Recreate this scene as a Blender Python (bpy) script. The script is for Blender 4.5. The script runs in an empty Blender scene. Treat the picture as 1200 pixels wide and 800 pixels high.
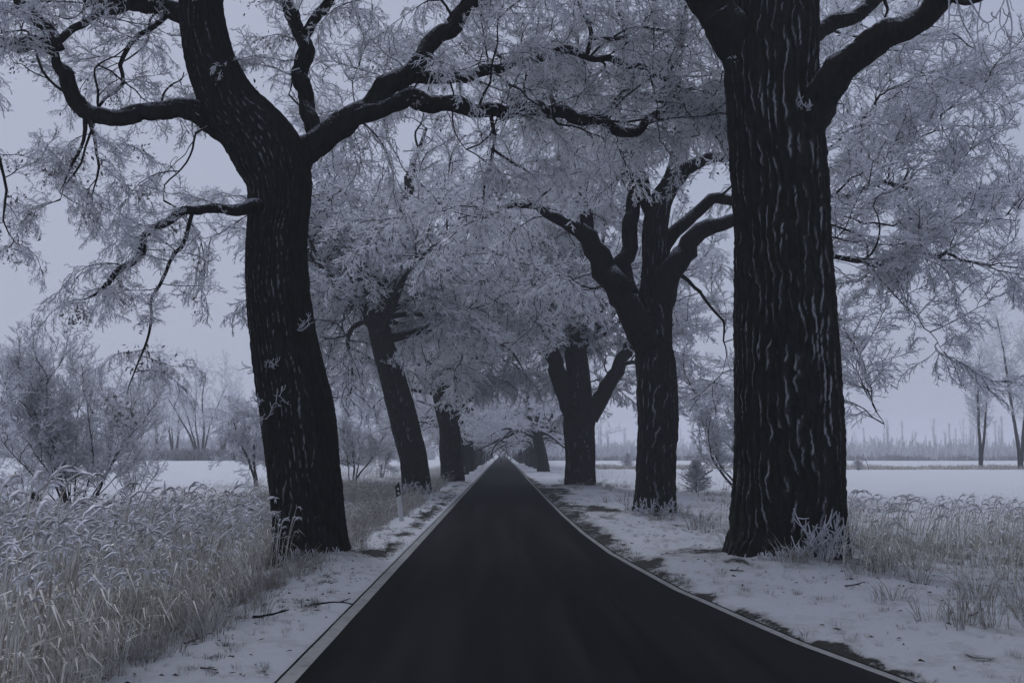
import bpy, math, random
import numpy as np
from mathutils import Matrix, Vector

R = math.radians
scene = bpy.context.scene
col = scene.collection

# ------------------------------------------------------------------ camera, sky, sun, exposure
FPX, HOR, VPX, CAMZ = 1333.0, 530.0, 589.0, 1.75          # photograph is 1200 x 800
PITCH = math.atan((HOR - 400.0) / FPX)
YAW = -math.atan((600.0 - VPX) / FPX)
cam_d = bpy.data.cameras.new('camera')
cam_d.sensor_width = 36.0
cam_d.lens = 40.0
cam_d.clip_start = 0.1
cam_d.clip_end = 6000.0
cam = bpy.data.objects.new('camera', cam_d)
col.objects.link(cam)
cam.location = (0, 0, CAMZ)
cam.rotation_euler = (math.pi / 2 + PITCH, 0, YAW)
scene.camera = cam
CAMROT = np.array(cam.rotation_euler.to_matrix())

SUN_EL, SUN_AZ = R(52), R(-35)
world = bpy.data.worlds.new('World')
scene.world = world
world.use_nodes = True
wn, wl = world.node_tree.nodes, world.node_tree.links
wn.clear()
sky = wn.new('ShaderNodeTexSky')
sky.sky_type = 'NISHITA'
sky.sun_disc = False
sky.sun_elevation = SUN_EL
sky.sun_rotation = SUN_AZ
sky.air_density = 1.0
sky.dust_density = 4.0
mixw = wn.new('ShaderNodeMix')
mixw.data_type = 'RGBA'
mixw.inputs[0].default_value = 0.90                          # closed winter cloud over the blue
mixw.inputs[7].default_value = (3.38, 3.74, 4.92, 1)
bg = wn.new('ShaderNodeBackground')
bg.inputs[1].default_value = 0.096
wo = wn.new('ShaderNodeOutputWorld')
wl.new(sky.outputs[0], mixw.inputs[6])
wl.new(mixw.outputs[2], bg.inputs[0])
wl.new(bg.outputs[0], wo.inputs[0])

sun_d = bpy.data.lights.new('sun', 'SUN')
sun_d.energy = 1.5
sun_d.angle = R(60)
sun_d.color = (0.86, 0.90, 1.0)
sun = bpy.data.objects.new('sun', sun_d)
col.objects.link(sun)
sdir = Vector((math.sin(SUN_AZ) * math.cos(SUN_EL), math.cos(SUN_AZ) * math.cos(SUN_EL), math.sin(SUN_EL)))
sun.rotation_euler = sdir.to_track_quat('Z', 'Y').to_euler()
sun.location = (-20, 10, 40)

vs = scene.view_settings
vs.view_transform = 'Standard'
vs.look = 'None'
vs.gamma = 1.0
vs.exposure = 0.2
scene.render.film_transparent = False
cy = scene.cycles
cy.max_bounces = 8
cy.diffuse_bounces = 7
cy.glossy_bounces = 2
cy.transmission_bounces = 8
cy.volume_bounces = 1
cy.use_denoising = True
cy.use_adaptive_sampling = True
cy.adaptive_threshold = 0.015
cy.caustics_reflective = cy.caustics_refractive = False

# ------------------------------------------------------------------ helpers
rs = np.random.RandomState(7)
_perm = np.random.RandomState(3).permutation(256)
_perm = np.concatenate([_perm, _perm, _perm])
_grad = np.random.RandomState(4).normal(size=(256, 3))
_grad /= np.linalg.norm(_grad, axis=1)[:, None]


def pnoise(x, y, z=0.0):
    x, y, z = np.broadcast_arrays(np.asarray(x, float), np.asarray(y, float), np.asarray(z, float))
    xi, yi, zi = np.floor(x).astype(int), np.floor(y).astype(int), np.floor(z).astype(int)
    xf, yf, zf = x - xi, y - yi, z - zi
    u, v, w = [t * t * t * (t * (t * 6 - 15) + 10) for t in (xf, yf, zf)]
    out = 0
    for dx in (0, 1):
        for dy in (0, 1):
            for dz in (0, 1):
                g = _grad[_perm[_perm[_perm[(xi + dx) & 255] + ((yi + dy) & 255)] + ((zi + dz) & 255)]]
                dot = g[..., 0] * (xf - dx) + g[..., 1] * (yf - dy) + g[..., 2] * (zf - dz)
                wt = (u if dx else 1 - u) * (v if dy else 1 - v) * (w if dz else 1 - w)
                out = out + dot * wt
    return out * 1.5


def fbm(x, y, z=0.0, o=4):
    s, a = 0, 1.0
    for k in range(o):
        s = s + a * pnoise(x * 2 ** k, y * 2 ** k, np.asarray(z) * 2 ** k + 7.3 * k)
        a *= 0.5
    return s


def P(px, py, Y):
    """A pixel of the photograph at a distance Y along the road."""
    d = CAMROT @ np.array([(px - 600.0) / FPX, -(py - 400.0) / FPX, -1.0])
    return np.array([0, 0, CAMZ]) + d * (Y / d[1])


def project(p):
    q = CAMROT.T @ (np.asarray(p) - np.array([0, 0, CAMZ]))
    if q[2] > -0.1:
        return None
    return 600 + q[0] / -q[2] * FPX, 400 - q[1] / -q[2] * FPX


def smooth(a, b, x):
    t = np.clip((x - a) / (b - a), 0, 1)
    return t * t * (3 - 2 * t)


def make_mesh(name, V, F, mats=(), mi=None, smooth_=True, attrs=None):
    """V (n,3), F (m,4) or (m,3) or a list of such arrays."""
    me = bpy.data.meshes.new(name)
    Fs = F if isinstance(F, list) else [F]
    Fs = [np.asarray(f, np.int32) for f in Fs if len(f)]
    nl = sum(f.size for f in Fs)
    nf = sum(len(f) for f in Fs)
    V = np.asarray(V, np.float32)
    me.vertices.add(len(V))
    me.vertices.foreach_set('co', V.ravel())
    me.loops.add(nl)
    me.polygons.add(nf)
    me.loops.foreach_set('vertex_index', np.concatenate([f.ravel() for f in Fs]))
    ls, st = [], 0
    for f in Fs:
        ls.append(st + np.arange(len(f)) * f.shape[1])
        st += f.size
    me.polygons.foreach_set('loop_start', np.concatenate(ls).astype(np.int32))
    if mi is not None:
        me.polygons.foreach_set('material_index', np.asarray(mi, np.int32))
    me.polygons.foreach_set('use_smooth', np.full(nf, smooth_, bool))
    for k, a in (attrs or {}).items():
        at = me.attributes.new(k, 'FLOAT', 'POINT')
        at.data.foreach_set('value', np.asarray(a, np.float32))
    for m in mats:
        me.materials.append(m)
    me.update(calc_edges=True)
    return me


def link(name, me, parent=None, **props):
    o = bpy.data.objects.new(name, me)
    col.objects.link(o)
    if parent is not None:
        o.parent = parent
        o.matrix_parent_inverse = Matrix()
    for k, v in props.items():
        o[k] = v
    return o


def thing(name, loc, label, category, group=None):
    o = bpy.data.objects.new(name, None)
    o.empty_display_size = 0.3
    col.objects.link(o)
    o.location = loc
    o['label'] = label
    o['category'] = category
    if group:
        o['group'] = group
    return o


def resample(pts, rad, step):
    """Catmull-Rom through the points, evenly spaced."""
    p = np.asarray(pts, float)
    r = np.asarray(rad, float)
    q = np.vstack([2 * p[0] - p[1], p, 2 * p[-1] - p[-2]])
    rr = np.concatenate([[r[0]], r, [r[-1]]])
    op, orr = [], []
    for i in range(len(p) - 1):
        n = max(2, int(np.linalg.norm(p[i + 1] - p[i]) / step))
        t = np.linspace(0, 1, n, endpoint=False)[:, None]
        a, b, c, d = q[i], q[i + 1], q[i + 2], q[i + 3]
        op.append(0.5 * (2 * b + (c - a) * t + (2 * a - 5 * b + 4 * c - d) * t ** 2 + (3 * b - a - 3 * c + d) * t ** 3))
        orr.append(rr[i + 1] + (rr[i + 2] - rr[i + 1]) * t[:, 0])
    op.append(p[-1:])
    orr.append(r[-1:])
    return np.vstack(op), np.concatenate(orr)


def frames(pts):
    """Tangent and two normals along one polyline, parallel transported."""
    t = np.gradient(pts, axis=0)
    t /= np.linalg.norm(t, axis=1)[:, None] + 1e-9
    ref = np.array([1.0, 0, 0]) if abs(t[0][0]) < 0.8 else np.array([0, 1.0, 0])
    n = []
    for k in range(len(t)):
        ref = ref - t[k] * ref.dot(t[k])
        ref = ref / (np.linalg.norm(ref) + 1e-9)
        n.append(ref)
    n = np.array(n)
    return t, n, np.cross(t, n)


class Soup:
    """Tubes of many polylines, gathered into one mesh."""
    def __init__(self):
        self.V, self.F, self.M, self.n = [], [], [], 0

    def add(self, V, F, m=0):
        self.V.append(V)
        self.F.append(np.asarray(F) + self.n)
        self.M.append(np.full(len(F), m))
        self.n += len(V)

    def tubes(self, pts, rad, sides=3, m=0):
        """pts (N,K,3), rad (N,K)"""
        pts, rad = np.asarray(pts, float), np.asarray(rad, float)
        if len(pts) == 0:
            return
        N, K, _ = pts.shape
        t = np.gradient(pts, axis=1)
        t /= np.linalg.norm(t, axis=2)[..., None] + 1e-9
        mean = pts[:, -1] - pts[:, 0]
        ref = np.where((np.abs(mean[:, 2]) > 0.7 * np.linalg.norm(mean, axis=1))[:, None], [[1.0, 0.1, 0]], [[0.05, 0.1, 1.0]])
        a = np.cross(t, ref[:, None, :])
        a /= np.linalg.norm(a, axis=2)[..., None] + 1e-9
        b = np.cross(t, a)
        ang = np.arange(sides) * 2 * np.pi / sides
        V = pts[:, :, None, :] + rad[:, :, None, None] * (a[:, :, None, :] * np.cos(ang)[None, None, :, None] + b[:, :, None, :] * np.sin(ang)[None, None, :, None])
        V = V.reshape(-1, 3)
        base = (np.arange(N) * K * sides)[:, None, None] + (np.arange(K - 1) * sides)[None, :, None] + np.arange(sides)[None, None, :]
        nxt = (np.arange(N) * K * sides)[:, None, None] + (np.arange(K - 1) * sides)[None, :, None] + ((np.arange(sides) + 1) % sides)[None, None, :]
        F = np.stack([base, nxt, nxt + sides, base + sides], axis=-1).reshape(-1, 4)
        self.add(V, F, m)

    def polys(self, lines, sides=3, m=0):
        """lines: list of (pts, rad), batched by point count"""
        by = {}
        for p, r in lines:
            by.setdefault(len(p), []).append((p, r))
        for k, v in by.items():
            self.tubes([p for p, _ in v], [r for _, r in v], sides, m)

    def mesh(self, name, mats, smooth_=True):
        return make_mesh(name, np.vstack(self.V), np.vstack(self.F), mats, np.concatenate(self.M), smooth_)

    def arrays(self):
        return np.vstack(self.V), np.vstack(self.F), np.concatenate(self.M)


# ------------------------------------------------------------------ materials
def nodes(name):
    m = bpy.data.materials.new(name)
    m.use_nodes = True
    nt = m.node_tree
    b = nt.nodes['Principled BSDF']
    b.inputs['Roughness'].default_value = 0.85
    b.inputs['Specular IOR Level'].default_value = 0.25
    return m, nt.nodes, nt.links, b


def N(ns, kind, **kw):
    n = ns.new(kind)
    for k, v in kw.items():
        if k.startswith('i_'):
            key = k[2:]
            n.inputs[int(key) if key.isdigit() else key.replace('_', ' ')].default_value = v
        else:
            setattr(n, k, v)
    return n


def ramp(ns, stops):
    r = ns.new('ShaderNodeValToRGB')
    e = r.color_ramp.elements
    while len(e) < len(stops):
        e.new(0.5)
    for k, (p, c) in enumerate(stops):
        e[k].position = p
        e[k].color = (c, c, c, 1) if isinstance(c, (int, float)) else (*c, 1)
    return r


def mix(ns, ls, fac, a, b):
    n = ns.new('ShaderNodeMix')
    n.data_type = 'RGBA'
    for sock, v in ((n.inputs[0], fac), (n.inputs[6], a), (n.inputs[7], b)):
        if isinstance(v, bpy.types.NodeSocket):
            ls.new(v, sock)
        elif isinstance(v, (int, float)):
            sock.default_value = v
        else:
            sock.default_value = (*v, 1)
    return n.outputs[2]


def math_(ns, ls, op, a, b=0.0):
    n = ns.new('ShaderNodeMath')
    n.operation = op
    for sock, v in ((n.inputs[0], a), (n.inputs[1], b)):
        if isinstance(v, bpy.types.NodeSocket):
            ls.new(v, sock)
        else:
            sock.default_value = v
    return n.outputs[0]


FROST = (0.64, 0.66, 0.73)
DARK_BARK = (0.030, 0.027, 0.025)


def mat_bark(name, attr, lo=0.35, hi=0.75, frost=(0.50, 0.52, 0.58), dark=0.75):
    """Furrowed bark; hoarfrost where the mesh carries it (attr) or, without attr, on upward faces."""
    m, ns, ls, b = nodes(name)
    tc = N(ns, 'ShaderNodeTexCoord')
    mp = N(ns, 'ShaderNodeMapping')
    mp.inputs['Scale'].default_value = (14, 14, 4)
    ls.new(tc.outputs['Object'], mp.inputs[0])
    n1 = N(ns, 'ShaderNodeTexNoise', i_Scale=1.0, i_Detail=6.0, i_Roughness=0.65)
    ls.new(mp.outputs[0], n1.inputs['Vector'])
    n2 = N(ns, 'ShaderNodeTexNoise', i_Scale=26.0, i_Detail=4.0)
    ls.new(tc.outputs['Object'], n2.inputs['Vector'])
    c = mix(ns, ls, ramp_out(ns, ls, n1.outputs[0], [(0.3, 0.0), (0.75, 1.0)]), (0.006, 0.0057, 0.0053), (0.026, 0.0245, 0.022))
    if attr:
        at = N(ns, 'ShaderNodeAttribute', attribute_name='frost')
        f = at.outputs['Fac']
        f = math_(ns, ls, 'MULTIPLY', f, math_(ns, ls, 'ADD', n2.outputs[0], 0.45))
    else:
        g = N(ns, 'ShaderNodeNewGeometry')
        sx = N(ns, 'ShaderNodeSeparateXYZ')
        ls.new(g.outputs['Normal'], sx.inputs[0])
        f = math_(ns, ls, 'ADD', math_(ns, ls, 'MULTIPLY', sx.outputs[2], 0.75), math_(ns, ls, 'SUBTRACT', n2.outputs[0], 0.45))
    f = ramp_out(ns, ls, f, [(lo, 0.0), (hi, 1.0)])
    c = mix(ns, ls, f, c, frost)
    ls.new(c, b.inputs['Base Color'])
    bp = N(ns, 'ShaderNodeBump', i_Strength=0.7, i_Distance=0.02)
    ls.new(n1.outputs[0], bp.inputs['Height'])
    ls.new(bp.outputs[0], b.inputs['Normal'])
    b.inputs['Roughness'].default_value = 0.95
    b.inputs['Specular IOR Level'].default_value = 0.1
    return m


def ramp_out(ns, ls, sock, stops):
    r = ramp(ns, stops)
    ls.new(sock, r.inputs[0])
    return r.outputs[0]


def mat_frost(name, a=(0.20, 0.19, 0.20), c=FROST, lo=0.30, hi=0.62, scale=2.3, glow=0.0):
    m, ns, ls, b = nodes(name)
    tc = N(ns, 'ShaderNodeTexCoord')
    n1 = N(ns, 'ShaderNodeTexNoise', i_Scale=scale, i_Detail=5.0, i_Roughness=0.7)
    ls.new(tc.outputs['Object'], n1.inputs['Vector'])
    ls.new(mix(ns, ls, ramp_out(ns, ls, n1.outputs[0], [(lo, 0.0), (hi, 1.0)]), a, c), b.inputs['Base Color'])
    b.inputs['Roughness'].default_value = 0.9
    b.inputs['Specular IOR Level'].default_value = 0.1
    if glow:
        tr = N(ns, 'ShaderNodeBsdfTranslucent')
        ls.new(b.inputs['Base Color'].links[0].from_socket, tr.inputs[0])
        ms = N(ns, 'ShaderNodeMixShader')
        ms.inputs[0].default_value = glow
        ls.new(b.outputs[0], ms.inputs[1])
        ls.new(tr.outputs[0], ms.inputs[2])
        ls.new(ms.outputs[0], ns['Material Output'].inputs['Surface'])
    return m


M_TRUNK = mat_bark('furrowed_bark', True, 0.10, 0.80, (0.25, 0.255, 0.275))
M_LIMB = mat_bark('limb_bark', False, 0.42, 0.84, (0.44, 0.45, 0.49))
M_BRANCH = mat_bark('branch_bark', False, 0.30, 0.70, (0.72, 0.73, 0.78))
M_TWIG = mat_frost('hoarfrost_twigs', (0.62, 0.62, 0.64), (0.91, 0.92, 0.95), 0.26, 0.46, glow=0.5)
M_TWIG_FAR = mat_frost('hoarfrost_far', (0.64, 0.64, 0.66), (0.91, 0.92, 0.95), 0.26, 0.46, 0.9, 0.5)
M_LEAF = mat_frost('withered_oak_leaves', (0.09, 0.07, 0.055), (0.42, 0.42, 0.45), 0.36, 0.70, 5.0)
M_REED = mat_frost('frosted_reed', (0.29, 0.255, 0.205), (0.74, 0.72, 0.69), 0.36, 0.64, 3.2)
M_PLUME = mat_frost('reed_plume', (0.18, 0.165, 0.155), (0.74, 0.74, 0.78), 0.34, 0.60, 6.0)
M_GRASS_F = mat_frost('frosted_grass', (0.17, 0.145, 0.11), (0.56, 0.565, 0.59), 0.40, 0.70, 7.0)
M_GRASS_D = mat_frost('bare_winter_grass', (0.022, 0.022, 0.016), (0.11, 0.105, 0.09), 0.35, 0.80, 9.0)
M_SHOOT = mat_frost('frost_coated_shoots', (0.36, 0.36, 0.385), (0.66, 0.67, 0.72), 0.3, 0.6, 9.0, 0.25)
M_WOOD = mat_bark('weathered_wood', False, 0.75, 1.1)
M_BUSH = mat_frost('frosted_evergreen', (0.22, 0.215, 0.21), (0.74, 0.75, 0.79), 0.34, 0.58, 5.0)
M_HEDGE = mat_frost('far_hedge', (0.16, 0.155, 0.155), (0.48, 0.48, 0.52), 0.36, 0.70, 0.8)


def mat_ground():
    m, ns, ls, b = nodes('snow_ground')
    tc = N(ns, 'ShaderNodeTexCoord')
    co = tc.outputs['Object']
    at = N(ns, 'ShaderNodeAttribute', attribute_name='soil')
    nA = N(ns, 'ShaderNodeTexNoise', i_Scale=3.2, i_Detail=9.0, i_Roughness=0.72)
    nB = N(ns, 'ShaderNodeTexNoise', i_Scale=11.0, i_Detail=9.0, i_Roughness=0.80)
    nC = N(ns, 'ShaderNodeTexNoise', i_Scale=0.22, i_Detail=6.0, i_Roughness=0.6)
    nD = N(ns, 'ShaderNodeTexNoise', i_Scale=90.0, i_Detail=3.0, i_Roughness=0.6)
    for n in (nA, nB, nC, nD):
        ls.new(co, n.inputs['Vector'])
    comb = math_(ns, ls, 'ADD', math_(ns, ls, 'MULTIPLY', nA.outputs[0], 0.40), math_(ns, ls, 'MULTIPLY', nB.outputs[0], 0.60))
    f = math_(ns, ls, 'ADD', at.outputs['Fac'], comb)
    bare = ramp_out(ns, ls, f, [(0.645, 0.0), (0.705, 1.0)])
    thin = ramp_out(ns, ls, f, [(0.46, 0.0), (0.62, 0.62)])
    snow = mix(ns, ls, nC.outputs[0], (0.51, 0.525, 0.56), (0.61, 0.625, 0.66))
    grass = mix(ns, ls, nB.outputs[0], (0.20, 0.19, 0.175), (0.42, 0.41, 0.40))
    soil = mix(ns, ls, nA.outputs[0], (0.010, 0.0095, 0.008), (0.034, 0.031, 0.026))
    c = mix(ns, ls, thin, snow, grass)
    c = mix(ns, ls, bare, c, soil)
    ls.new(c, b.inputs['Base Color'])
    h = math_(ns, ls, 'ADD', math_(ns, ls, 'MULTIPLY', nA.outputs[0], 0.6),
              math_(ns, ls, 'ADD', math_(ns, ls, 'MULTIPLY', nB.outputs[0], 0.35), math_(ns, ls, 'MULTIPLY', nD.outputs[0], 0.12)))
    h = math_(ns, ls, 'SUBTRACT', h, math_(ns, ls, 'MULTIPLY', bare, 0.15))
    bp = N(ns, 'ShaderNodeBump', i_Strength=1.0, i_Distance=0.16)
    ls.new(h, bp.inputs['Height'])
    ls.new(bp.outputs[0], b.inputs['Normal'])
    b.inputs['Roughness'].default_value = 0.8
    return m


def mat_asphalt():
    m, ns, ls, b = nodes('asphalt')
    tc = N(ns, 'ShaderNodeTexCoord')
    mp = N(ns, 'ShaderNodeMapping')
    mp.inputs['Scale'].default_value = (1.6, 0.06, 1.0)
    ls.new(tc.outputs['Object'], mp.inputs[0])
    n1 = N(ns, 'ShaderNodeTexNoise', i_Scale=1.1, i_Detail=6.0, i_Roughness=0.6)
    ls.new(mp.outputs[0], n1.inputs['Vector'])
    n2 = N(ns, 'ShaderNodeTexNoise', i_Scale=160.0, i_Detail=2.0)
    ls.new(tc.outputs['Object'], n2.inputs['Vector'])
    n3 = N(ns, 'ShaderNodeTexVoronoi', i_Scale=5.0)
    ls.new(tc.outputs['Object'], n3.inputs['Vector'])
    c = mix(ns, ls, ramp_out(ns, ls, n1.outputs[0], [(0.3, 0.0), (0.7, 1.0)]), (0.0035, 0.0036, 0.0038), (0.0185, 0.0190, 0.0198))
    c = mix(ns, ls, ramp_out(ns, ls, n2.outputs[0], [(0.55, 0.0), (0.75, 0.5)]), c, (0.020, 0.0205, 0.0215))
    c = mix(ns, ls, ramp_out(ns, ls, n3.outputs[0], [(0.012, 0.8), (0.03, 0.0)]), c, (0.25, 0.26, 0.28))
    ls.new(c, b.inputs['Base Color'])
    ls.new(ramp_out(ns, ls, n1.outputs[0], [(0.3, 0.62), (0.7, 0.82)]), b.inputs['Roughness'])
    b.inputs['Specular IOR Level'].default_value = 0.008
    bp = N(ns, 'ShaderNodeBump', i_Strength=0.35, i_Distance=0.006)
    ls.new(n2.outputs[0], bp.inputs['Height'])
    ls.new(bp.outputs[0], b.inputs['Normal'])
    return m


def mat_paint():
    m, ns, ls, b = nodes('worn_line_paint')
    tc = N(ns, 'ShaderNodeTexCoord')
    n1 = N(ns, 'ShaderNodeTexNoise', i_Scale=7.0, i_Detail=8.0, i_Roughness=0.75)
    n2 = N(ns, 'ShaderNodeTexNoise', i_Scale=1.1, i_Detail=3.0)
    for n in (n1, n2):
        ls.new(tc.outputs['Object'], n.inputs['Vector'])
    c = mix(ns, ls, n2.outputs[0], (0.13, 0.13, 0.13), (0.25, 0.247, 0.24))
    c = mix(ns, ls, ramp_out(ns, ls, n1.outputs[0], [(0.50, 0.0), (0.68, 0.8)]), c, (0.06, 0.06, 0.062))
    ls.new(c, b.inputs['Base Color'])
    return m


def mat_plain(name, c, rough=0.6, var=0.25, scale=18.0):
    m, ns, ls, b = nodes(name)
    tc = N(ns, 'ShaderNodeTexCoord')
    n1 = N(ns, 'ShaderNodeTexNoise', i_Scale=scale, i_Detail=5.0)
    ls.new(tc.outputs['Object'], n1.inputs['Vector'])
    ls.new(mix(ns, ls, n1.outputs[0], tuple(v * (1 - var) for v in c), tuple(min(1, v * (1 + var)) for v in c)), b.inputs['Base Color'])
    b.inputs['Roughness'].default_value = rough
    return m


M_GROUND, M_ASPHALT, M_PAINT = mat_ground(), mat_asphalt(), mat_paint()

# ------------------------------------------------------------------ ground, road, edge lines
RY = [-30, 0, 6, 8.7, 10.7, 14.8, 20, 25, 32, 50, 3000]
RX = [3.9, 3.75, 3.5, 3.18, 2.79, 2.29, 1.95, 1.82, 1.75, 1.72, 1.72]


def road_r(y):
    return np.interp(y, RY, RX)


def road_l(y):
    return -1.72 + 0.0 * np.asarray(y)


# trees of the avenue: (x, y, radius); they stand on little mounds
L1 = P(365, 655, 18.9)
R1 = P(922, 660, 18.7)
R2 = P(767, 606, 31.5)
R3 = P(680, 570, 58.5)
L2 = P(489, 579, 47.0)
L3 = P(531, 566, 66.0)
MOUNDS = [(L1[0], 18.9, 1.0), (R1[0], 18.7, 1.5), (R2[0], 31.5, 1.0), (R3[0], 58.5, 1.1), (L2[0], 47, 1.0), (L3[0], 66, 1.0)]


def ground_z(x, y):
    x, y = np.asarray(x, float), np.asarray(y, float)
    sl = road_l(y) - x
    sr = x - road_r(y)
    zl = np.interp(sl, [-0.15, 0.0, 0.07, 0.3, 0.9, 1.5, 3.4, 4.6, 7.5, 12, 40], [-0.06, -0.015, 0.02, 0.05, 0.06, -0.02, -0.50, -0.50, -0.25, -0.35, -0.35])
    zl = zl + smooth(60, 220, y) * smooth(14, 40, sl) * 1.05
    zr = np.interp(sr, [-0.15, 0.0, 0.07, 0.3, 1.2, 2.8, 5.0, 8.0, 14, 40], [-0.06, -0.015, 0.012, 0.035, 0.05, 0.03, -0.22, -0.35, -0.35, -0.35])
    z = np.where(sl > -0.2, zl, np.where(sr > -0.2, zr, -0.06))
    off = np.maximum(sl, sr)
    amp = smooth(0.02, 0.5, off)
    near = 1 - smooth(60, 160, np.hypot(x, y))
    z = z + amp * (0.035 * fbm(x * 0.9, y * 0.6, 1.1) + near * 0.036 * fbm(x * 3.3, y * 2.6, 4.1, 3)) + 0.012 * smooth(0.0, 0.12, off) * near * pnoise(x * 9, y * 4)
    z = z + smooth(12, 40, off) * 0.10 * pnoise(x * 0.03, y * 0.03, 2.0)
    for mx, my, mr in MOUNDS:
        d = np.hypot(x - mx, y - my)
        z = z + 0.10 * (1 - smooth(mr * 0.5, mr * 2.0, d)) * smooth(0.1, 0.5, off)
    return z


def gz(x, y):
    return float(ground_z(x, y))


def build_ground():
    s, st = [0.0], 0.03
    while s[-1] < 1600:
        s.append(s[-1] + st)
        st = max(st, 0.03 + s[-1] * 0.045)
        if s[-1] < 2.2:
            st = min(st, 0.09)
    s = np.array(s)
    ys = [-40.0]
    while ys[-1] < 2400:
        y = ys[-1]
        ys.append(y + (3.0 if y < 3 else max(0.11, 0.0145 * y)))
    ys = np.array(ys)
    Y = np.repeat(ys[:, None], 2 * len(s) + 5, 1)
    L, Rr = road_l(ys)[:, None], road_r(ys)[:, None]
    mid = L + 0.15 + (Rr - L - 0.30) * np.linspace(0, 1, 5)[None, :]
    X = np.hstack([(L - s[None, :])[:, ::-1], mid, Rr + s[None, :]])
    Z = ground_z(X, Y)
    sl, sr = L - X, X - Rr
    near = 1 - smooth(60, 140, Y)
    # bare soil and thin snow, as it lies
    soil = np.full(X.shape, -0.09)
    fray = 0.10 * pnoise(X * 1.5, Y * 0.8, 3.0) + 0.06 * pnoise(X * 5, Y * 3, 9.0)
    wr = np.interp(Y, [0, 10, 14, 18, 24, 30, 36, 45, 60, 90], [0.16, 0.16, 0.22, 0.36, 0.55, 0.62, 0.85, 0.7, 0.5, 0.25])
    e = sr - fray * 2.2
    soil += 0.275 * smooth(-0.02, 0.02, sr) * (1 - smooth(wr * 0.15, wr * 1.45, e))
    soil += 0.34 * np.exp(-((Y - 35) / 3.2) ** 2) * np.exp(-((sr - 1.25) / 0.55) ** 2)
    soil += 0.30 * np.exp(-((Y - 52) / 6.0) ** 2) * np.exp(-((sr - 0.9) / 0.5) ** 2)
    blot = smooth(0.15, 0.55, fbm(X * 1.3, Y * 0.55, 5.0, 3))
    soil += 0.30 * smooth(0.02, 0.4, fbm(X * 1.3, Y * 0.55, 5.0, 3)) * np.exp(-((sl - 0.36) / 0.24) ** 2) * near
    soil += 0.20 * smooth(1.0, 1.7, sl) * (1 - smooth(6.5, 9, sl))
    soil += 0.07 * smooth(2.2, 4.5, sr) * (1 - smooth(9, 14, sr)) * near * smooth(-0.3, 0.4, pnoise(X * 0.6, Y * 0.4, 12.0))
    soil += 0.15 * blot * (sr > 0.3) * near + 0.10 * smooth(0.0, 0.5, fbm(X * 0.8, Y * 0.8, 15.0, 4)) * near
    for mx, my, mr in MOUNDS:
        soil += 0.16 * (1 - smooth(mr * 0.8, mr * 1.5, np.hypot(X - mx, Y - my) + fray))
    far = np.maximum(sl, sr)
    soil -= 0.12 * smooth(9, 16, far)
    n, m = X.shape
    idx = np.arange(n * m).reshape(n, m)
    F = np.stack([idx[:-1, :-1], idx[:-1, 1:], idx[1:, 1:], idx[1:, :-1]], -1).reshape(-1, 4)
    V = np.stack([X, Y, Z], -1).reshape(-1, 3)
    o = link('ground', make_mesh('ground', V, F, [M_GROUND], attrs={'soil': soil.ravel()}), kind='structure')
    return o


build_ground()


def strip(name, xl, xr, z, ys, mat, nx=2, crown=0.0):
    u = np.linspace(0, 1, nx)[None, :]
    X = xl[:, None] * (1 - u) + xr[:, None] * u
    Y = np.repeat(ys[:, None], nx, 1)
    Z = np.full(X.shape, z) + crown * (1 - (2 * u - 1) ** 2)
    idx = np.arange(X.size).reshape(X.shape)
    F = np.stack([idx[:-1, :-1], idx[:-1, 1:], idx[1:, 1:], idx[1:, :-1]], -1).reshape(-1, 4)
    return link(name, make_mesh(name, np.stack([X, Y, Z], -1).reshape(-1, 3), F, [mat]), kind='structure')


ry = np.concatenate([np.arange(-40, 60, 0.5), np.arange(60, 900, 6.0)])
strip('road', road_l(ry) - 0.05, road_r(ry) + 0.06, 0.0, ry, M_ASPHALT)
ly = np.concatenate([np.arange(-10, 60, 0.25), np.arange(60, 600, 4.0)])
wob = 0.010 * pnoise(ly * 0.7, 3.1)
strip('road_edge_line', road_l(ly) + wob + 0.0, road_l(ly) + 0.135 + 0.6 * wob, 0.004, ly, M_PAINT)
strip('road_edge_line', road_r(ly) - 0.100 + wob, road_r(ly) - 0.005 + wob, 0.004, ly, M_PAINT)

# ------------------------------------------------------------------ boughs with their twigs (shared by the trees)
UP = np.array([0, 0, 1.0])


def unit(v):
    return v / (np.linalg.norm(v) + 1e-9)


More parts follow.
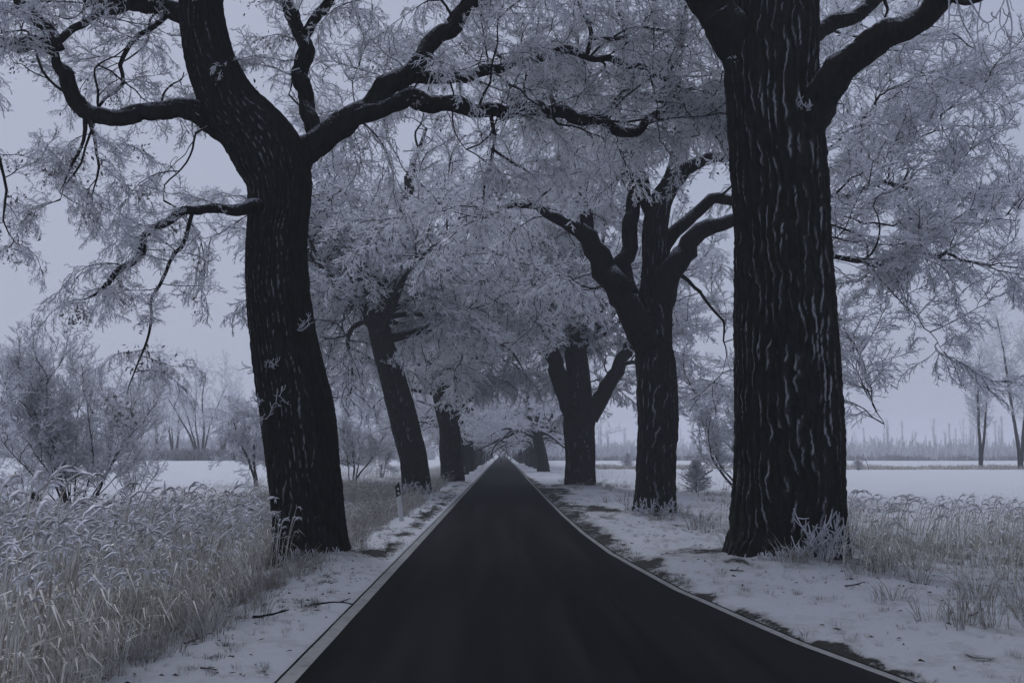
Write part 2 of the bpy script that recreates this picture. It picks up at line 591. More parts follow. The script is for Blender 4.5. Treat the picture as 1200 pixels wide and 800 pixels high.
def grow(out, p, d, L, r, lev, st, rng):
    n = st['n'][lev]
    step = L / (n - 1)
    pts, dirs = [p], []
    for i in range(n - 1):
        d = unit(d + rng.normal(0, st['wig'][lev], 3) - UP * st['g'][lev] * (0.3 + i / n))
        p = p + d * step * rng.uniform(0.85, 1.15)
        pts.append(p)
        dirs.append(d)
    tap = np.linspace(1, st['tip'][lev], n)
    out[lev].append((np.array(pts), np.maximum(r * tap, st['rmin'] * (tap if lev == 3 else 1.0))))
    if lev + 1 >= st['levels']:
        return
    k = st['kids'][lev]
    side = rng.choice([-1, 1])
    for j in range(k):
        t = (j + rng.uniform(0.1, 0.9)) / k
        t = 0.10 + 0.90 * t
        i = min(n - 2, int(t * (n - 1)))
        f = min(1.0, t * (n - 1) - i)
        q = pts[i] + (pts[i + 1] - pts[i]) * f
        dd = dirs[i]
        lat = np.cross(UP, dd)
        if np.linalg.norm(lat) < 0.2:
            lat = rng.normal(size=3)
        lat = unit(lat) * side
        side = -side
        a = rng.uniform(*st['ang'])
        tilt = rng.normal(st['lift'], 0.45)
        nd = unit(dd * math.cos(a) + math.sin(a) * unit(lat + UP * tilt + rng.normal(0, 0.2, 3)))
        l2 = L * st['ratio'][lev] * rng.uniform(0.55, 1.2) * (1.0 - 0.5 * t)
        grow(out, q, nd, l2, max(st['rmin'], r * tap[i] * 0.55), lev + 1, st, rng)


BASE = dict(n=(10, 7, 5, 4), wig=(0.20, 0.24, 0.24, 0.22), tip=(0.25, 0.4, 0.65, 0.6), kids=(13, 10, 5, 0), levels=4,
            ratio=(0.48, 0.48, 0.58), ang=(0.45, 1.05), rmin=0.0086)
STYLES = dict(
    hang=dict(BASE, g=(0.20, 0.24, 0.20, 0.08), lift=-0.30),
    spread=dict(BASE, g=(0.02, 0.03, 0.00, -0.03), lift=0.15),
    rise=dict(BASE, g=(-0.10, -0.06, -0.06, -0.05), lift=0.30),
)


def bough_mesh(style, L, seed, thick=1.0, kids=None, levels=4, r0=0.022, n=None, sides=None):
    rng = np.random.RandomState(seed)
    st = dict(STYLES[style])
    st['rmin'] = st['rmin'] * thick
    st['levels'] = levels
    if kids:
        st['kids'] = kids
    if n:
        st['n'] = n
    d0 = {'hang': (1, 0, 0.15), 'spread': (1, 0, 0.15), 'rise': (0.75, 0, 0.65)}[style]
    out = [[], [], [], []]
    grow(out, np.zeros(3), unit(np.array(d0, float)), L, r0, 0, st, rng)
    s = Soup()
    s.polys(out[0], sides or 5, 0)
    s.polys(out[1], sides or 3, 0)
    s.polys(out[2], 3, 1)
    s.polys(out[3], 3, 1)
    return s


NEAR = {'hang': [], 'spread': [], 'rise': []}
NEAR2 = {'hang': [], 'spread': [], 'rise': []}
MID = {'hang': [], 'spread': [], 'rise': []}
FAR = {'hang': [], 'spread': [], 'rise': []}
for si, sname in enumerate(('hang', 'spread', 'rise')):
    for k in range(4):
        NEAR[sname].append(bough_mesh(sname, 2.7, 100 + 10 * si + k).mesh('bough_' + sname, [M_BRANCH, M_TWIG]))
    for k in range(3):
        NEAR2[sname].append(bough_mesh(sname, 2.9, 150 + 10 * si + k, 1.35).mesh('bough_' + sname, [M_BRANCH, M_TWIG]))
    for k in range(3):
        MID[sname].append(bough_mesh(sname, 3.2, 200 + 10 * si + k, 1.8, (12, 9, 6, 0), 4, 0.03).mesh('bough_mid_' + sname, [M_BRANCH, M_TWIG]))
    for k in range(3):
        FAR[sname].append(bough_mesh(sname, 3.6, 300 + 10 * si + k, 2.7, (9, 7, 0, 0), 3, 0.04, (6, 4, 3, 2), 3).arrays())


def bough_matrix(p, heading, pitch, roll, s):
    return Matrix.Translation(Vector(p)) @ Matrix.Rotation(heading, 4, 'Z') @ Matrix.Rotation(-pitch, 4, 'Y') @ Matrix.Rotation(roll, 4, 'X') @ Matrix.Scale(s, 4)


def bough_spots(lines, rng, spacing, scale, styles, start=0.25, tip=True, pitch=(-0.25, 0.55)):
    """Places along limbs where boughs leave them: (style, matrix)."""
    out = []
    names = list(styles)
    w = np.array([styles[k] for k in names], float)
    w /= w.sum()
    for pts, rad in lines:
        seg = np.linalg.norm(np.diff(pts, axis=0), axis=1)
        cum = np.concatenate([[0], np.cumsum(seg)])
        L = cum[-1]
        a = L * start
        at = np.arange(a + rng.uniform(0, spacing), L, spacing) if L > a else []
        at = list(at + rng.normal(0, spacing * 0.25, len(at))) + ([L * 0.995] if tip else [])
        side = 1
        for x in at:
            x = min(max(x, a), L)
            i = min(len(seg) - 1, int(np.searchsorted(cum, x)) - 1 if x > 0 else 0)
            f = (x - cum[i]) / (seg[i] + 1e-9)
            p = pts[i] + (pts[i + 1] - pts[i]) * f
            t = unit(pts[i + 1] - pts[i])
            last = x > 0.98 * L
            h = math.atan2(t[1], t[0])
            if abs(t[2]) > 0.85:
                h = rng.uniform(-math.pi, math.pi)
            h += rng.normal(0, 0.3) if last else side * rng.uniform(0.45, 1.75)
            side = -side
            k = names[rng.choice(len(names), p=w)]
            s = rng.uniform(*scale)
            pi = rng.uniform(*pitch) if not last else math.asin(np.clip(t[2], -0.8, 0.8)) * 0.6
            if k == 'hang':
                pi -= 0.2
            out.append((k, bough_matrix(p, h, pi, rng.normal(0, 0.3), s)))
    return out


def in_view(p, margin):
    q = project(p)
    return q is not None and -margin < q[0] < 1200 + margin and -margin < q[1] < 800 + margin


# stretches of trunk and limb that stand free of twigs in the avenue: (points, half width, distance, how often a bough there is left out)
FREE = [
    ([(920, 0), (920, 660)], 80, 19.0, 1.0),
    ([(236, 0), (245, 65), (262, 110)], 36, 18.9, 1.0),
    ([(326, 215), (326, 330), (350, 500), (365, 655)], 34, 18.9, 0.85),
    ([(100, 133), (180, 132), (236, 134)], 12, 18.9, 0.8),
    ([(340, 200), (400, 146), (440, 120)], 16, 18.9, 0.7),
    ([(440, 120), (495, 114), (561, 128), (645, 128), (704, 146), (746, 153), (800, 124)], 9, 20.0, 0.55),
    ([(440, 118), (480, 87), (515, 49), (549, 10)], 10, 19.5, 0.5),
    ([(767, 605), (769, 500), (767, 400), (769, 310), (772, 240)], 22, 31.0, 0.95),
    ([(755, 395), (734, 356), (715, 325), (697, 292), (680, 265)], 18, 31.0, 0.95),
    ([(738, 345), (731, 310), (738, 260), (742, 220)], 10, 31.0, 0.8),
    ([(774, 355), (802, 292), (846, 263)], 14, 31.0, 0.9),
    ([(680, 570), (680, 470)], 18, 58.0, 1.0),
    ([(672, 488), (655, 440), (643, 400)], 11, 58.0, 0.9),
    ([(678, 480), (672, 430), (668, 395)], 10, 58.0, 0.8),
    ([(690, 488), (715, 447), (733, 412)], 11, 58.0, 0.9),
    ([(489, 578), (473, 490), (452, 415), (443, 380)], 16, 46.5, 0.95),
    ([(531, 566), (527, 505), (512, 450)], 13, 65.5, 0.95),
    ([(637, 552), (630, 510), (622, 490)], 9, 100.0, 0.9),
]


def before_trunk(m, rng):
    for x in (0.0, 0.7, 1.4, 2.1):
        q = m @ Vector((x, 0, 0))
        a = project(q)
        if a is None:
            continue
        for pl, w, dist, often in FREE:
            if q.y > dist:
                continue
            for (x0, y0), (x1, y1) in zip(pl[:-1], pl[1:]):
                dx, dy = x1 - x0, y1 - y0
                t = min(1.0, max(0.0, ((a[0] - x0) * dx + (a[1] - y0) * dy) / (dx * dx + dy * dy)))
                if math.hypot(a[0] - x0 - t * dx, a[1] - y0 - t * dy) < w + 150.0 / q.y:
                    if rng.uniform() < often:
                        return True
                    break
    return False


def hang_boughs(tree, spots, lib, rng, margin=170, keep_out=0.12, limit=300):
    """Each bough is a part of its tree and shares one of a dozen shapes."""
    inv = Matrix.Translation(-tree.location)
    n = 0
    rng.shuffle(spots)
    for k, m in spots:
        mid = m @ Vector((1.2, 0, 0))
        if before_trunk(m, rng) or (tree['category'] == 'tree' and (m @ Vector((2.0, 0, 0))).z < 2.3 + 0.02 * mid.y):
            continue
        if not in_view(mid, margin) and rng.uniform() > keep_out:
            continue
        o = bpy.data.objects.new('branch', lib[k][rng.randint(len(lib[k]))])
        col.objects.link(o)
        o.parent = tree
        o.matrix_basis = inv @ m
        n += 1
        if n >= limit:
            break
    return n


def wander(p, d, L, r0, r1, rng, n=9, wig=0.22, g=0.0, lift=0.0):
    pts = [np.asarray(p, float)]
    d = unit(np.asarray(d, float))
    for i in range(n - 1):
        d = unit(d + rng.normal(0, wig, 3) + UP * (lift * (i / n) - g * (i / n)))
        pts.append(pts[-1] + d * L / (n - 1))
    return resample(pts, np.linspace(r0, r1, n), 0.18)


def secondaries(lines, rng, every, Lr, start=0.2, rmax=0.05, lift=0.10, g=0.1):
    """Crooked side limbs leaving the traced limbs."""
    out = []
    for pts, rad in lines:
        seg = np.linalg.norm(np.diff(pts, axis=0), axis=1)
        L = seg.sum()
        n = max(1, int(L * (1 - start) / every))
        for k in range(n):
            t = start + (1 - start) * (k + rng.uniform(0.1, 0.9)) / n
            i = min(len(pts) - 2, int(t * (len(pts) - 1)))
            tan = unit(pts[i + 1] - pts[i])
            lat = np.cross(tan, UP) if abs(tan[2]) < 0.9 else rng.normal(size=3)
            ph = rng.uniform(-math.pi, math.pi)
            lat = unit(lat)
            b = np.cross(lat, tan)
            dirn = unit(tan * rng.uniform(0.2, 0.8) + lat * math.cos(ph) + b * math.sin(ph) * 0.8 + UP * 0.2)
            r = min(rmax, rad[i] * 0.5)
            out.append(wander(pts[i], dirn, rng.uniform(*Lr), r, r * 0.35, rng, 8, 0.28, g, lift))
    return out


def limb_mesh(lines, name='limb', bark=0.10, fine=False):
    """A limb (and the side limbs that fork from it) as one knobbly mesh, local to nothing."""
    s = Soup()
    for pts, rad in lines:
        sides = 12 if rad[0] > 0.1 else (8 if rad[0] > 0.04 else 6)
        if fine and rad[0] > 0.05:
            pts, rad = resample(pts, rad, 0.05)
            sides = 30
        t, n1, n2 = frames(pts)
        ang = np.arange(sides) * 2 * np.pi / sides
        A = np.cos(ang)[None, :, None] * n1[:, None, :] + np.sin(ang)[None, :, None] * n2[:, None, :]
        rr = np.array(rad)[:, None] * np.ones((1, sides))
        Q = pts[:, None, :] + A * rr[..., None]
        kn = pnoise(Q[..., 0] * 3.1, Q[..., 1] * 3.1, Q[..., 2] * 3.1) + 0.5 * pnoise(Q[..., 0] * 9, Q[..., 1] * 9, Q[..., 2] * 9)
        Q = pts[:, None, :] + A * (rr * (1 + bark * 1.6 * kn))[..., None]
        if fine and sides == 30:
            k_ = np.arange(len(pts))[:, None] * 0.05
            rm = rr.mean()
            cx, cw = np.cos(ang)[None, :] * rm, np.sin(ang)[None, :] * rm
            rid = np.abs(pnoise(cx * 11 + pts[0][0], cw * 11, k_ * 3.2)) + 0.6 * np.abs(pnoise(cx * 24, cw * 24, k_ * 8))
            Q = Q + A * (np.minimum(0.022, rr * 0.16) * (rid - 0.35) * 2.2)[..., None]
        V = Q.reshape(-1, 3)
        K = len(pts)
        idx = np.arange(K * sides).reshape(K, sides)
        nx = np.roll(idx, -1, 1)
        F = np.stack([idx[:-1], nx[:-1], nx[1:], idx[1:]], -1).reshape(-1, 4)
        s.add(V, F, 0)
        cap = np.array([[idx[-1][0], idx[-1][k], idx[-1][k + 1], idx[-1][k + 1]] for k in range(1, 1)]).reshape(-1, 4)
    return s


def local(V, o):
    return V - np.array(o.location)[None, :]


def add_limbs(tree, groups, fine=False):
    for lines in groups:
        s = limb_mesh(lines, fine=fine)
        V, F, Mx = s.arrays()
        link('limb', make_mesh('limb', local(V, tree), F, [M_LIMB]), tree)


def side_limbs(tree, sec):
    V, F, Mx = limb_mesh(sec).arrays()
    link('side_branches', make_mesh('side_branches', local(V, tree), F, [M_LIMB]), tree, kind='stuff')


def trunk_mesh(pts, rad, tree, ns, step, amp, freq=6.0, seed=0.0, flare=0.35, frost_dir=(-0.55, -0.8), frost_gain=1.0, vstretch=0.28, speck=0.3):
    """Trunk with furrowed bark as real relief; hoarfrost sits on the ridges of the windward side."""
    p, r = resample(pts, rad, step)
    n = int(np.linalg.norm(np.diff(p, axis=0), axis=1).sum() / step)
    cum = np.concatenate([[0], np.cumsum(np.linalg.norm(np.diff(p, axis=0), axis=1))])
    u = np.linspace(0, cum[-1], n)
    p = np.stack([np.interp(u, cum, p[:, k]) for k in range(3)], 1)
    r = np.interp(u, cum, r)
    t, n1, n2 = frames(p)
    ang = np.arange(ns) * 2 * np.pi / ns
    A = np.cos(ang)[None, :, None] * n1[:, None, :] + np.sin(ang)[None, :, None] * n2[:, None, :]
    rm = np.median(r)
    cx, cyy = np.cos(ang)[None, :] * rm, np.sin(ang)[None, :] * rm
    v = u[:, None]
    # long sinuous ridges that wander, split and break
    k = freq
    wander_ = 1.15 * pnoise(cx * 2.4 + seed, cyy * 2.4, v * 1.1) + 0.42 * pnoise(cx * 6.5 + seed, cyy * 6.5, v * 3.6) + 0.16 * pnoise(cx * 14, cyy * 14 + seed, v * 10)
    phi = ang[None, :] * round(2 * np.pi * rm * k) / (2 * np.pi) + wander_
    fr = phi - np.floor(phi)
    gap = smooth(-0.55, 0.05, pnoise(np.cos(ang)[None, :] * rm * k * 1.0 + 5 + seed, np.sin(ang)[None, :] * rm * k, v * k * vstretch))
    a2 = np.abs(pnoise(cx * k * 2.3 + 9 + seed, cyy * k * 2.3, v * k * 0.9))
    ridge = np.power(0.5 - 0.5 * np.cos(2 * np.pi * fr), 0.6) * (0.45 + 0.55 * gap) * 0.8 + 0.2 * np.clip(a2 * 2.0, 0, 1)
    fine = pnoise(cx * 40, cyy * 40, v * 22)
    lump = pnoise(cx * 1.4 + seed, cyy * 1.4, v * 0.8)
    lobes = 1 + 0.5 * np.sin(5 * ang + seed)[None, :] * 0.5 + 0.25 * np.sin(3 * ang + 2 * seed)[None, :]
    fl = flare * np.exp(-v / 0.38) * lobes
    rr = r[:, None] * (1 + fl + 0.045 * lump) + amp * (ridge - 0.6) + amp * 0.12 * fine
    Q = p[:, None, :] + A * rr[..., None]
    fd = np.array([frost_dir[0], frost_dir[1], 0.0])
    fd /= np.linalg.norm(fd)
    face = (A * fd[None, None, :]).sum(-1)
    patch = fbm(cx * 2.6 + seed, cyy * 2.6, v * 1.1, 3)
    # hoarfrost lies in thin broken lines on the windward flank of each ridge
    wide = 1 / (1 + (np.abs(np.gradient(phi, axis=1)) < 0.055) * 2.0)
    line = smooth(0.0, 0.09, 0.118 * wide - np.abs(fr - 0.37))
    brk = smooth(-0.42, 0.10, pnoise(np.cos(ang)[None, :] * rm * k * 1.3 + 40, np.sin(ang)[None, :] * rm * k * 1.3 + seed, v * k * speck))
    cell = smooth(-0.5, 0.3, pnoise(np.floor(phi) * 0.731 + seed, v * 0.9, 3.3))
    frost = line * brk * gap * (0.45 + 0.55 * cell) * smooth(-0.1, 0.5, face) * smooth(-0.75, 0.15, patch) * frost_gain
    frost = frost + 0.16 * smooth(0.55, 0.9, ridge) * smooth(0.0, 0.6, face) * brk * frost_gain
    frost = np.clip(frost, 0, 1)
    idx = np.arange(n * ns).reshape(n, ns)
    nx = np.roll(idx, -1, 1)
    F = np.stack([idx[:-1], nx[:-1], nx[1:], idx[1:]], -1).reshape(-1, 4)
    me = make_mesh('trunk', local(Q.reshape(-1, 3), tree), F, [M_TRUNK], attrs={'frost': frost.ravel()})
    return link('trunk', me, tree), (p, r)


def traced(rows, Y, ppm, step=0.15):
    """rows (px, py, r_px, dY): a limb traced from the photograph at the tree's distance."""
    pts = [P(a, b, Y + d) for a, b, c, d in rows]
    rad = np.array([c / ppm * (1 + d / Y) for a, b, c, d in rows])
    if rad[0] < 7 / ppm:
        rad = rad * 0.62
    rad[-1] *= 0.4
    return resample(pts, rad, step)


def crook(line, rng, amp=0.05):
    pts, rad = line
    ph = rng.uniform(0, 50)
    k = np.concatenate([[0], np.cumsum(np.linalg.norm(np.diff(pts, axis=0), axis=1))]) * 1.9
    off = np.stack([pnoise(k, ph), pnoise(k, ph + 9), pnoise(k, ph + 17)], 1) * amp
    return pts + off * np.minimum(1, np.arange(len(pts)) / 6.0)[:, None], rad


def leaf_clumps(tree, spots, rng, n, per=22, size=0.055):
    """Withered oak leaves that stayed on, hanging in little bunches."""
    V, F = [], []
    c = 0
    for k in range(n):
        st, m = spots[rng.randint(len(spots))]
        q = m @ Vector((rng.uniform(0.2, 1.8), rng.uniform(-0.5, 0.5), rng.uniform(-0.3, 0.15)))
        q = np.array(q) - np.array(tree.location)
        for j in range(per):
            o = q + rng.normal(0, 0.11, 3)
            a = unit(rng.normal(size=3) - UP * 0.6)
            b = unit(np.cross(a, rng.normal(size=3)))
            nn = np.cross(a, b)
            s = size * rng.uniform(0.7, 1.4)
            V += [o, o + a * s * 0.8 + b * s * 0.42 + nn * s * 0.2, o + a * s * 1.9, o + a * s * 0.8 - b * s * 0.42 + nn * s * 0.2]
            F.append((c, c + 1, c + 2, c + 3))
            c += 4
    link('withered_leaves', make_mesh('withered_leaves', np.array(V), np.array(F), [M_LEAF], smooth_=False), tree, kind='stuff')


def tree_root(name, base, label, cat, group=None):
    return thing(name, (float(base[0]), float(base[1]), gz(base[0], base[1]) - 0.05), label, cat, group)


def trunk_rows(rows, Y, ppm):
    pts = [P(a, b, Y) for a, b, c in rows]
    return pts, [c / ppm for a, b, c in rows]


AVENUE = 'old oaks lining the road'
# ---- the leaning oak on the left
rng = np.random.RandomState(11)
Y, ppm = 18.9, FPX / 18.9
t = tree_root('oak_tree', L1, 'leaning dark oak on the left verge beside the tall reeds, forking wide overhead', 'tree', AVENUE)
tp, tr = trunk_rows([(366, 672, 45), (365, 655, 44), (361, 600, 41), (351, 500, 43), (342, 450, 41), (333, 400, 39), (326, 350, 37), (324, 300, 36), (326, 260, 36),
                     (328, 215, 38), (318, 185, 42), (298, 155, 40), (272, 125, 35), (256, 95, 31), (245, 65, 29), (238, 30, 27), (236, 0, 26),
                     (240, -60, 23), (252, -130, 18)], Y, ppm)
_, trunk_line = trunk_mesh(tp, tr, t, 190, 0.031, 0.042, 11.0, 3.0, 0.17, (-0.72, -0.69), 0.68, 0.42, 1.0)
lim = {
    'A': [(300, 168, 22, 0), (262, 150, 19, 0), (236, 134, 15, -.1), (214, 128, 13, -.2), (180, 132, 12, -.3), (140, 135, 11, -.4), (104, 133, 11, -.5), (88, 116, 11, -.5), (74, 82, 11, -.6), (67, 56, 10, -.7)],
    'A1': [(68, 60, 9, -.7), (45, 50, 9, -.8), (20, 54, 8, -.9), (-20, 48, 6, -1.0), (-70, 60, 4, -1.1)],
    'A2': [(68, 60, 8, -.7), (52, 30, 7, -.8), (30, 10, 7, -.9), (10, -25, 6, -1.0), (-20, -70, 4, -1)],
    'A3': [(68, 50, 7, -.7), (86, 34, 7, -.5), (112, 21, 7, -.4), (147, 8, 6, -.2), (170, -20, 5, 0), (180, -70, 3, .3)],
    'B': [(232, 20, 14, .1), (200, 12, 11, .2), (160, 5, 10, .3), (120, 6, 9, .5), (80, -15, 7, .8), (30, -50, 5, 1.1)],
    'B1': [(210, 10, 5, .2), (195, 18, 5, .1), (175, 37, 5, 0), (147, 52, 5, 0), (143, 72, 4, 0), (142, 95, 4, 0), (128, 112, 3.5, -.1), (112, 128, 3, -.2), (105, 160, 2.5, -.2), (85, 200, 2, -.2), (72, 236, 1.6, -.2)],
    'C': [(312, 240, 9, -.3), (270, 245, 6, -.7), (224, 248, 5, -1.0), (196, 259, 5, -1.1), (175, 278, 4, -1.2), (171, 296, 4, -1.2), (150, 312, 4, -1.3), (124, 333, 3, -1.4), (100, 345, 2, -1.5)],
    'C1': [(226, 248, 4, -1), (220, 265, 4, -1.0), (213, 291, 4, -1.0), (189, 318, 3.5, -1.1), (178, 352, 3, -1.1), (173, 393, 2.5, -1.2), (158, 426, 2, -1.2), (148, 462, 1.5, -1.2)],
    'J': [(-40, 110, 5, -.6), (-12, 160, 4, -.7), (3, 205, 3, -.8), (8, 245, 2.4, -.8), (14, 285, 1.6, -.8)],
    'K': [(100, 138, 5, -.5), (98, 165, 3.5, -.4), (80, 195, 3, -.4), (66, 225, 2, -.3)],
    'L': [(104, 138, 5, -.5), (112, 170, 3.2, -.7), (118, 200, 2.6, -.9), (110, 232, 2, -1)],
    'D': [(335, 205, 22, 0), (365, 170, 19, .1), (400, 146, 17, .2), (440, 118, 15, .3), (480, 87, 14, .4), (515, 49, 12, .6), (549, 10, 11, .8), (590, -40, 9, 1.0), (640, -120, 6, 1.2)],
    'E': [(395, 152, 13, .1), (435, 130, 12, 0.2), (495, 116, 12, 0.6), (530, 124, 11, 0.8), (561, 128, 10, 1.0), (596, 131, 9, 1.2), (645, 128, 9, 1.4), (673, 138, 8, 1.5), (704, 146, 7, 1.6), (746, 153, 6, 1.7), (771, 134, 5, 1.8), (816, 121, 4, 1.9), (850, 128, 3, 2.0)],
    'E1': [(706, 146, 5, 1.6), (716, 125, 5, 1.7), (730, 108, 4, 1.8), (748, 116, 4, 1.9), (790, 124, 3, 2.0), (830, 150, 2.5, 2.1), (858, 190, 2, 2.2)],
    'E2': [(575, 130, 4, 1.1), (578, 160, 3.5, 1.2), (576, 200, 3, 1.2), (565, 235, 2.5, 1.3), (555, 275, 2, 1.3)],
    'E3': [(577, 175, 3, 1.2), (600, 190, 2.5, 1.3), (625, 204, 2.2, 1.4), (650, 206, 1.8, 1.5)],
    'F': [(478, 90, 10, .4), (505, 91, 9, .5), (552, 89, 8, .7), (603, 73, 6, .8), (638, 65, 6, .9), (690, 63, 5, 1.0), (729, 75, 4, 1.1), (760, 84, 3.5, 1.2), (800, 105, 2.5, 1.3)],
    'F1': [(688, 63, 5, 1), (694, 38, 4.5, 1), (680, 10, 4.5, 1.1), (670, -30, 4, 1.2), (640, -90, 3, 1.3)],
    'F2': [(694, 45, 4, 1), (730, 44, 4, 1), (745, 30, 3.5, 1.1), (780, 35, 3, 1.2), (800, 55, 2.5, 1.2)],
    'G': [(372, 165, 13, .2), (362, 130, 11, .4), (354, 90, 11, .6), (356, 50, 10, .7), (345, 20, 9, .8), (318, -15, 8, .9), (290, -80, 5, 1)],
    'G1': [(356, 45, 7, .7), (375, 15, 6, .6), (395, -10, 5, .6), (430, -60, 4, .6)],
    'H': [(236, -20, 14, 0), (280, -60, 12, -.5), (330, -90, 10, -1), (420, -110, 7, -1.5), (520, -120, 5, -2)],
    'I': [(232, -10, 12, 0), (190, -50, 10, -.8), (120, -80, 8, -1.5), (40, -90, 6, -2)],
}
for k_ in 'ADEFG':
    lim[k_] = [(a, b, c * 0.86, d) for a, b, c, d in lim[k_]]
L1_lines = {k: crook(traced(v, Y, ppm), rng, 0.13) for k, v in lim.items()}
sec = secondaries([L1_lines[k] for k in ('A', 'A1', 'A3', 'B', 'D', 'E', 'F', 'G', 'G1', 'H', 'I', 'E1', 'A2')], rng, 0.85, (0.9, 2.3), 0.15, 0.026, 0.05, 0.12)
ter = secondaries(sec, rng, 0.55, (0.5, 1.3), 0.2, 0.011, 0.0, 0.3)
add_limbs(t, [[L1_lines[k] for k in ks] for ks in (('A', 'A1', 'A2', 'A3'), ('B', 'B1'), ('C', 'C1'), ('J',), ('K', 'L'), ('D', 'F', 'F1', 'F2'), ('E', 'E1', 'E2', 'E3'), ('G', 'G1'), ('H',), ('I',))], True)
side_limbs(t, sec + ter)
sp = bough_spots([L1_lines[k] for k in ('A1', 'A2', 'A3', 'B', 'H', 'I', 'G', 'G1')], rng, 0.50, (0.45, 0.90), dict(hang=2.0, spread=2.0, rise=0.6), 0.2)
sp += bough_spots([L1_lines[k] for k in ('D', 'E', 'F', 'F1', 'F2', 'E1')], rng, 0.29, (0.45, 0.95), dict(hang=2.6, spread=2.0, rise=0.5), 0.12)
sp += bough_spots([L1_lines[k] for k in ('A',)], rng, 0.8, (0.35, 0.7), dict(hang=2.0, spread=1.0), 0.55)
sp += bough_spots([L1_lines[k] for k in ('C', 'C1', 'B1', 'E2', 'E3', 'J', 'K', 'L')], rng, 0.24, (0.28, 0.55), dict(hang=3.0, spread=1.2), 0.2, True, (-0.6, 0.2))
sp += bough_spots(sec, rng, 0.95, (0.40, 0.85), dict(hang=2.4, spread=1.8, rise=0.4), 0.3)
print('oak left boughs', len(sp), hang_boughs(t, sp, NEAR, rng, 120))
leaf_clumps(t, [s_ for s_ in sp if in_view(s_[1].translation, 60)], rng, 230, 16, 0.040)


def water_shoots(tree, spots, rng, size=0.5, n=9, r=0.008, spread=0.7, name='water_shoots', mat=None):
    """Short frost-coated shoots that grow straight from old bark or from the foot of a tree."""
    s = Soup()
    for q, out_dir in spots:
        lines = []
        for k in range(n):
            d = unit(np.array(out_dir) + rng.normal(0, spread, 3))
            L = size * rng.uniform(0.4, 1.15)
            pts, _ = wander(q + rng.normal(0, size * 0.16, 3) * np.array([1, 1, 0.3]), d, L, 1, 1, rng, 5, 0.25, 0.0, 0.2)
            pts = pts[np.linspace(0, len(pts) - 1, 6).astype(int)]
            rr = r * np.linspace(1.1, 0.75, 6)
            lines.append((pts, rr))
            for j in range(4):
                i = rng.randint(1, 5)
                dd = unit(d + rng.normal(0, 0.8, 3))
                m_ = np.array([pts[i], pts[i] + dd * L * 0.14, pts[i] + dd * L * 0.27 + UP * 0.02])
                lines.append((m_, np.array([r * 0.9, r * 0.8, r * 0.6])))
        s.polys(lines, 5, 0)
    V, F, Mx = s.arrays()
    link(name, make_mesh(name, local(V, tree), F, [mat or M_SHOOT]), tree, kind='stuff')


water_shoots(t, [(P(318, 430, Y - .55), (-0.3, -1, 0.3)), (P(328, 465, Y - .6), (0.2, -1, 0.2)), (P(305, 470, Y - .5), (-1, -0.6, 0.1)), (P(352, 385, Y - .5), (0.8, -0.6, 0.4)), (P(312, 490, Y - .55), (-0.6, -1, 0))],
             rng, 0.30, 6, 0.0065)
water_shoots(t, [(P(330 + 11 * k, 662, Y - .75), (0, -0.3, 1)) for k in range(7)], rng, 0.28, 6, 0.008, 0.35, 'basal_shoots')

# ---- the mighty oak on the right
rng = np.random.RandomState(23)
Y, ppm = 18.7, FPX / 18.7
t = tree_root('oak_tree', R1, 'massive straight oak on the right verge, deeply furrowed bark, frosted shoots at its foot', 'tree', AVENUE)
tp, tr = trunk_rows([(922, 676, 70), (922, 655, 68), (924, 630, 66), (924, 600, 65), (924, 500, 62), (921, 400, 59.5), (918, 300, 57), (913, 200, 56), (907, 130, 56), (904, 90, 56), (906, 50, 53),
                     (908, 0, 50), (910, -80, 45), (915, -170, 36)], Y, ppm)
trunk_mesh(tp, tr, t, 320, 0.030, 0.075, 7.0, 8.0, 0.19, (-0.5, -0.86), 1.0, 0.20, 0.32)
lim = {
    'A': [(885, 95, 34, 0), (868, 60, 28, -.1), (848, 28, 25, -.2), (828, -2, 22, -.3), (800, -50, 19, -.5), (750, -110, 15, -.6), (680, -160, 10, -.8)],
    'B': [(930, 165, 26, -.3), (953, 130, 24, -.6), (972, 98, 20, -.9), (998, 66, 18, -1.2), (1038, 43, 17, -1.5), (1073, 22, 15, -1.8), (1108, -4, 14, -2.1), (1160, -40, 11, -2.6), (1230, -60, 8, -3)],
    'C': [(940, 50, 12, 0), (962, 34, 10, .2), (990, 20, 9, .4), (1025, 0, 8, .6), (1070, -30, 6, .8), (1130, -60, 4, 1)],
    'D': [(1110, -8, 8, -2.1), (1130, 0, 6, -2.6), (1160, -5, 5, -3.2), (1200, -10, 4, -3.6)],
    'E': [(905, -60, 22, 0), (860, -120, 18, -1.5), (800, -160, 12, -3)],
}
R1_lines = {k: crook(traced(v, Y, ppm), rng, 0.10) for k, v in lim.items()}
add_limbs(t, [[R1_lines['A']], [R1_lines['B'], R1_lines['D']], [R1_lines['C']], [R1_lines['E']]], True)
sec = secondaries([R1_lines[k] for k in 'AC'], rng, 1.3, (1.0, 2.4), 0.35, 0.04)
side_limbs(t, sec)
sp = bough_spots([R1_lines['A'], R1_lines['C']] + sec, rng, 0.6, (0.4, 0.8), dict(hang=1.5, spread=2, rise=0.8), 0.45)
print('oak right boughs', len(sp), hang_boughs(t, sp, NEAR, rng, 150))


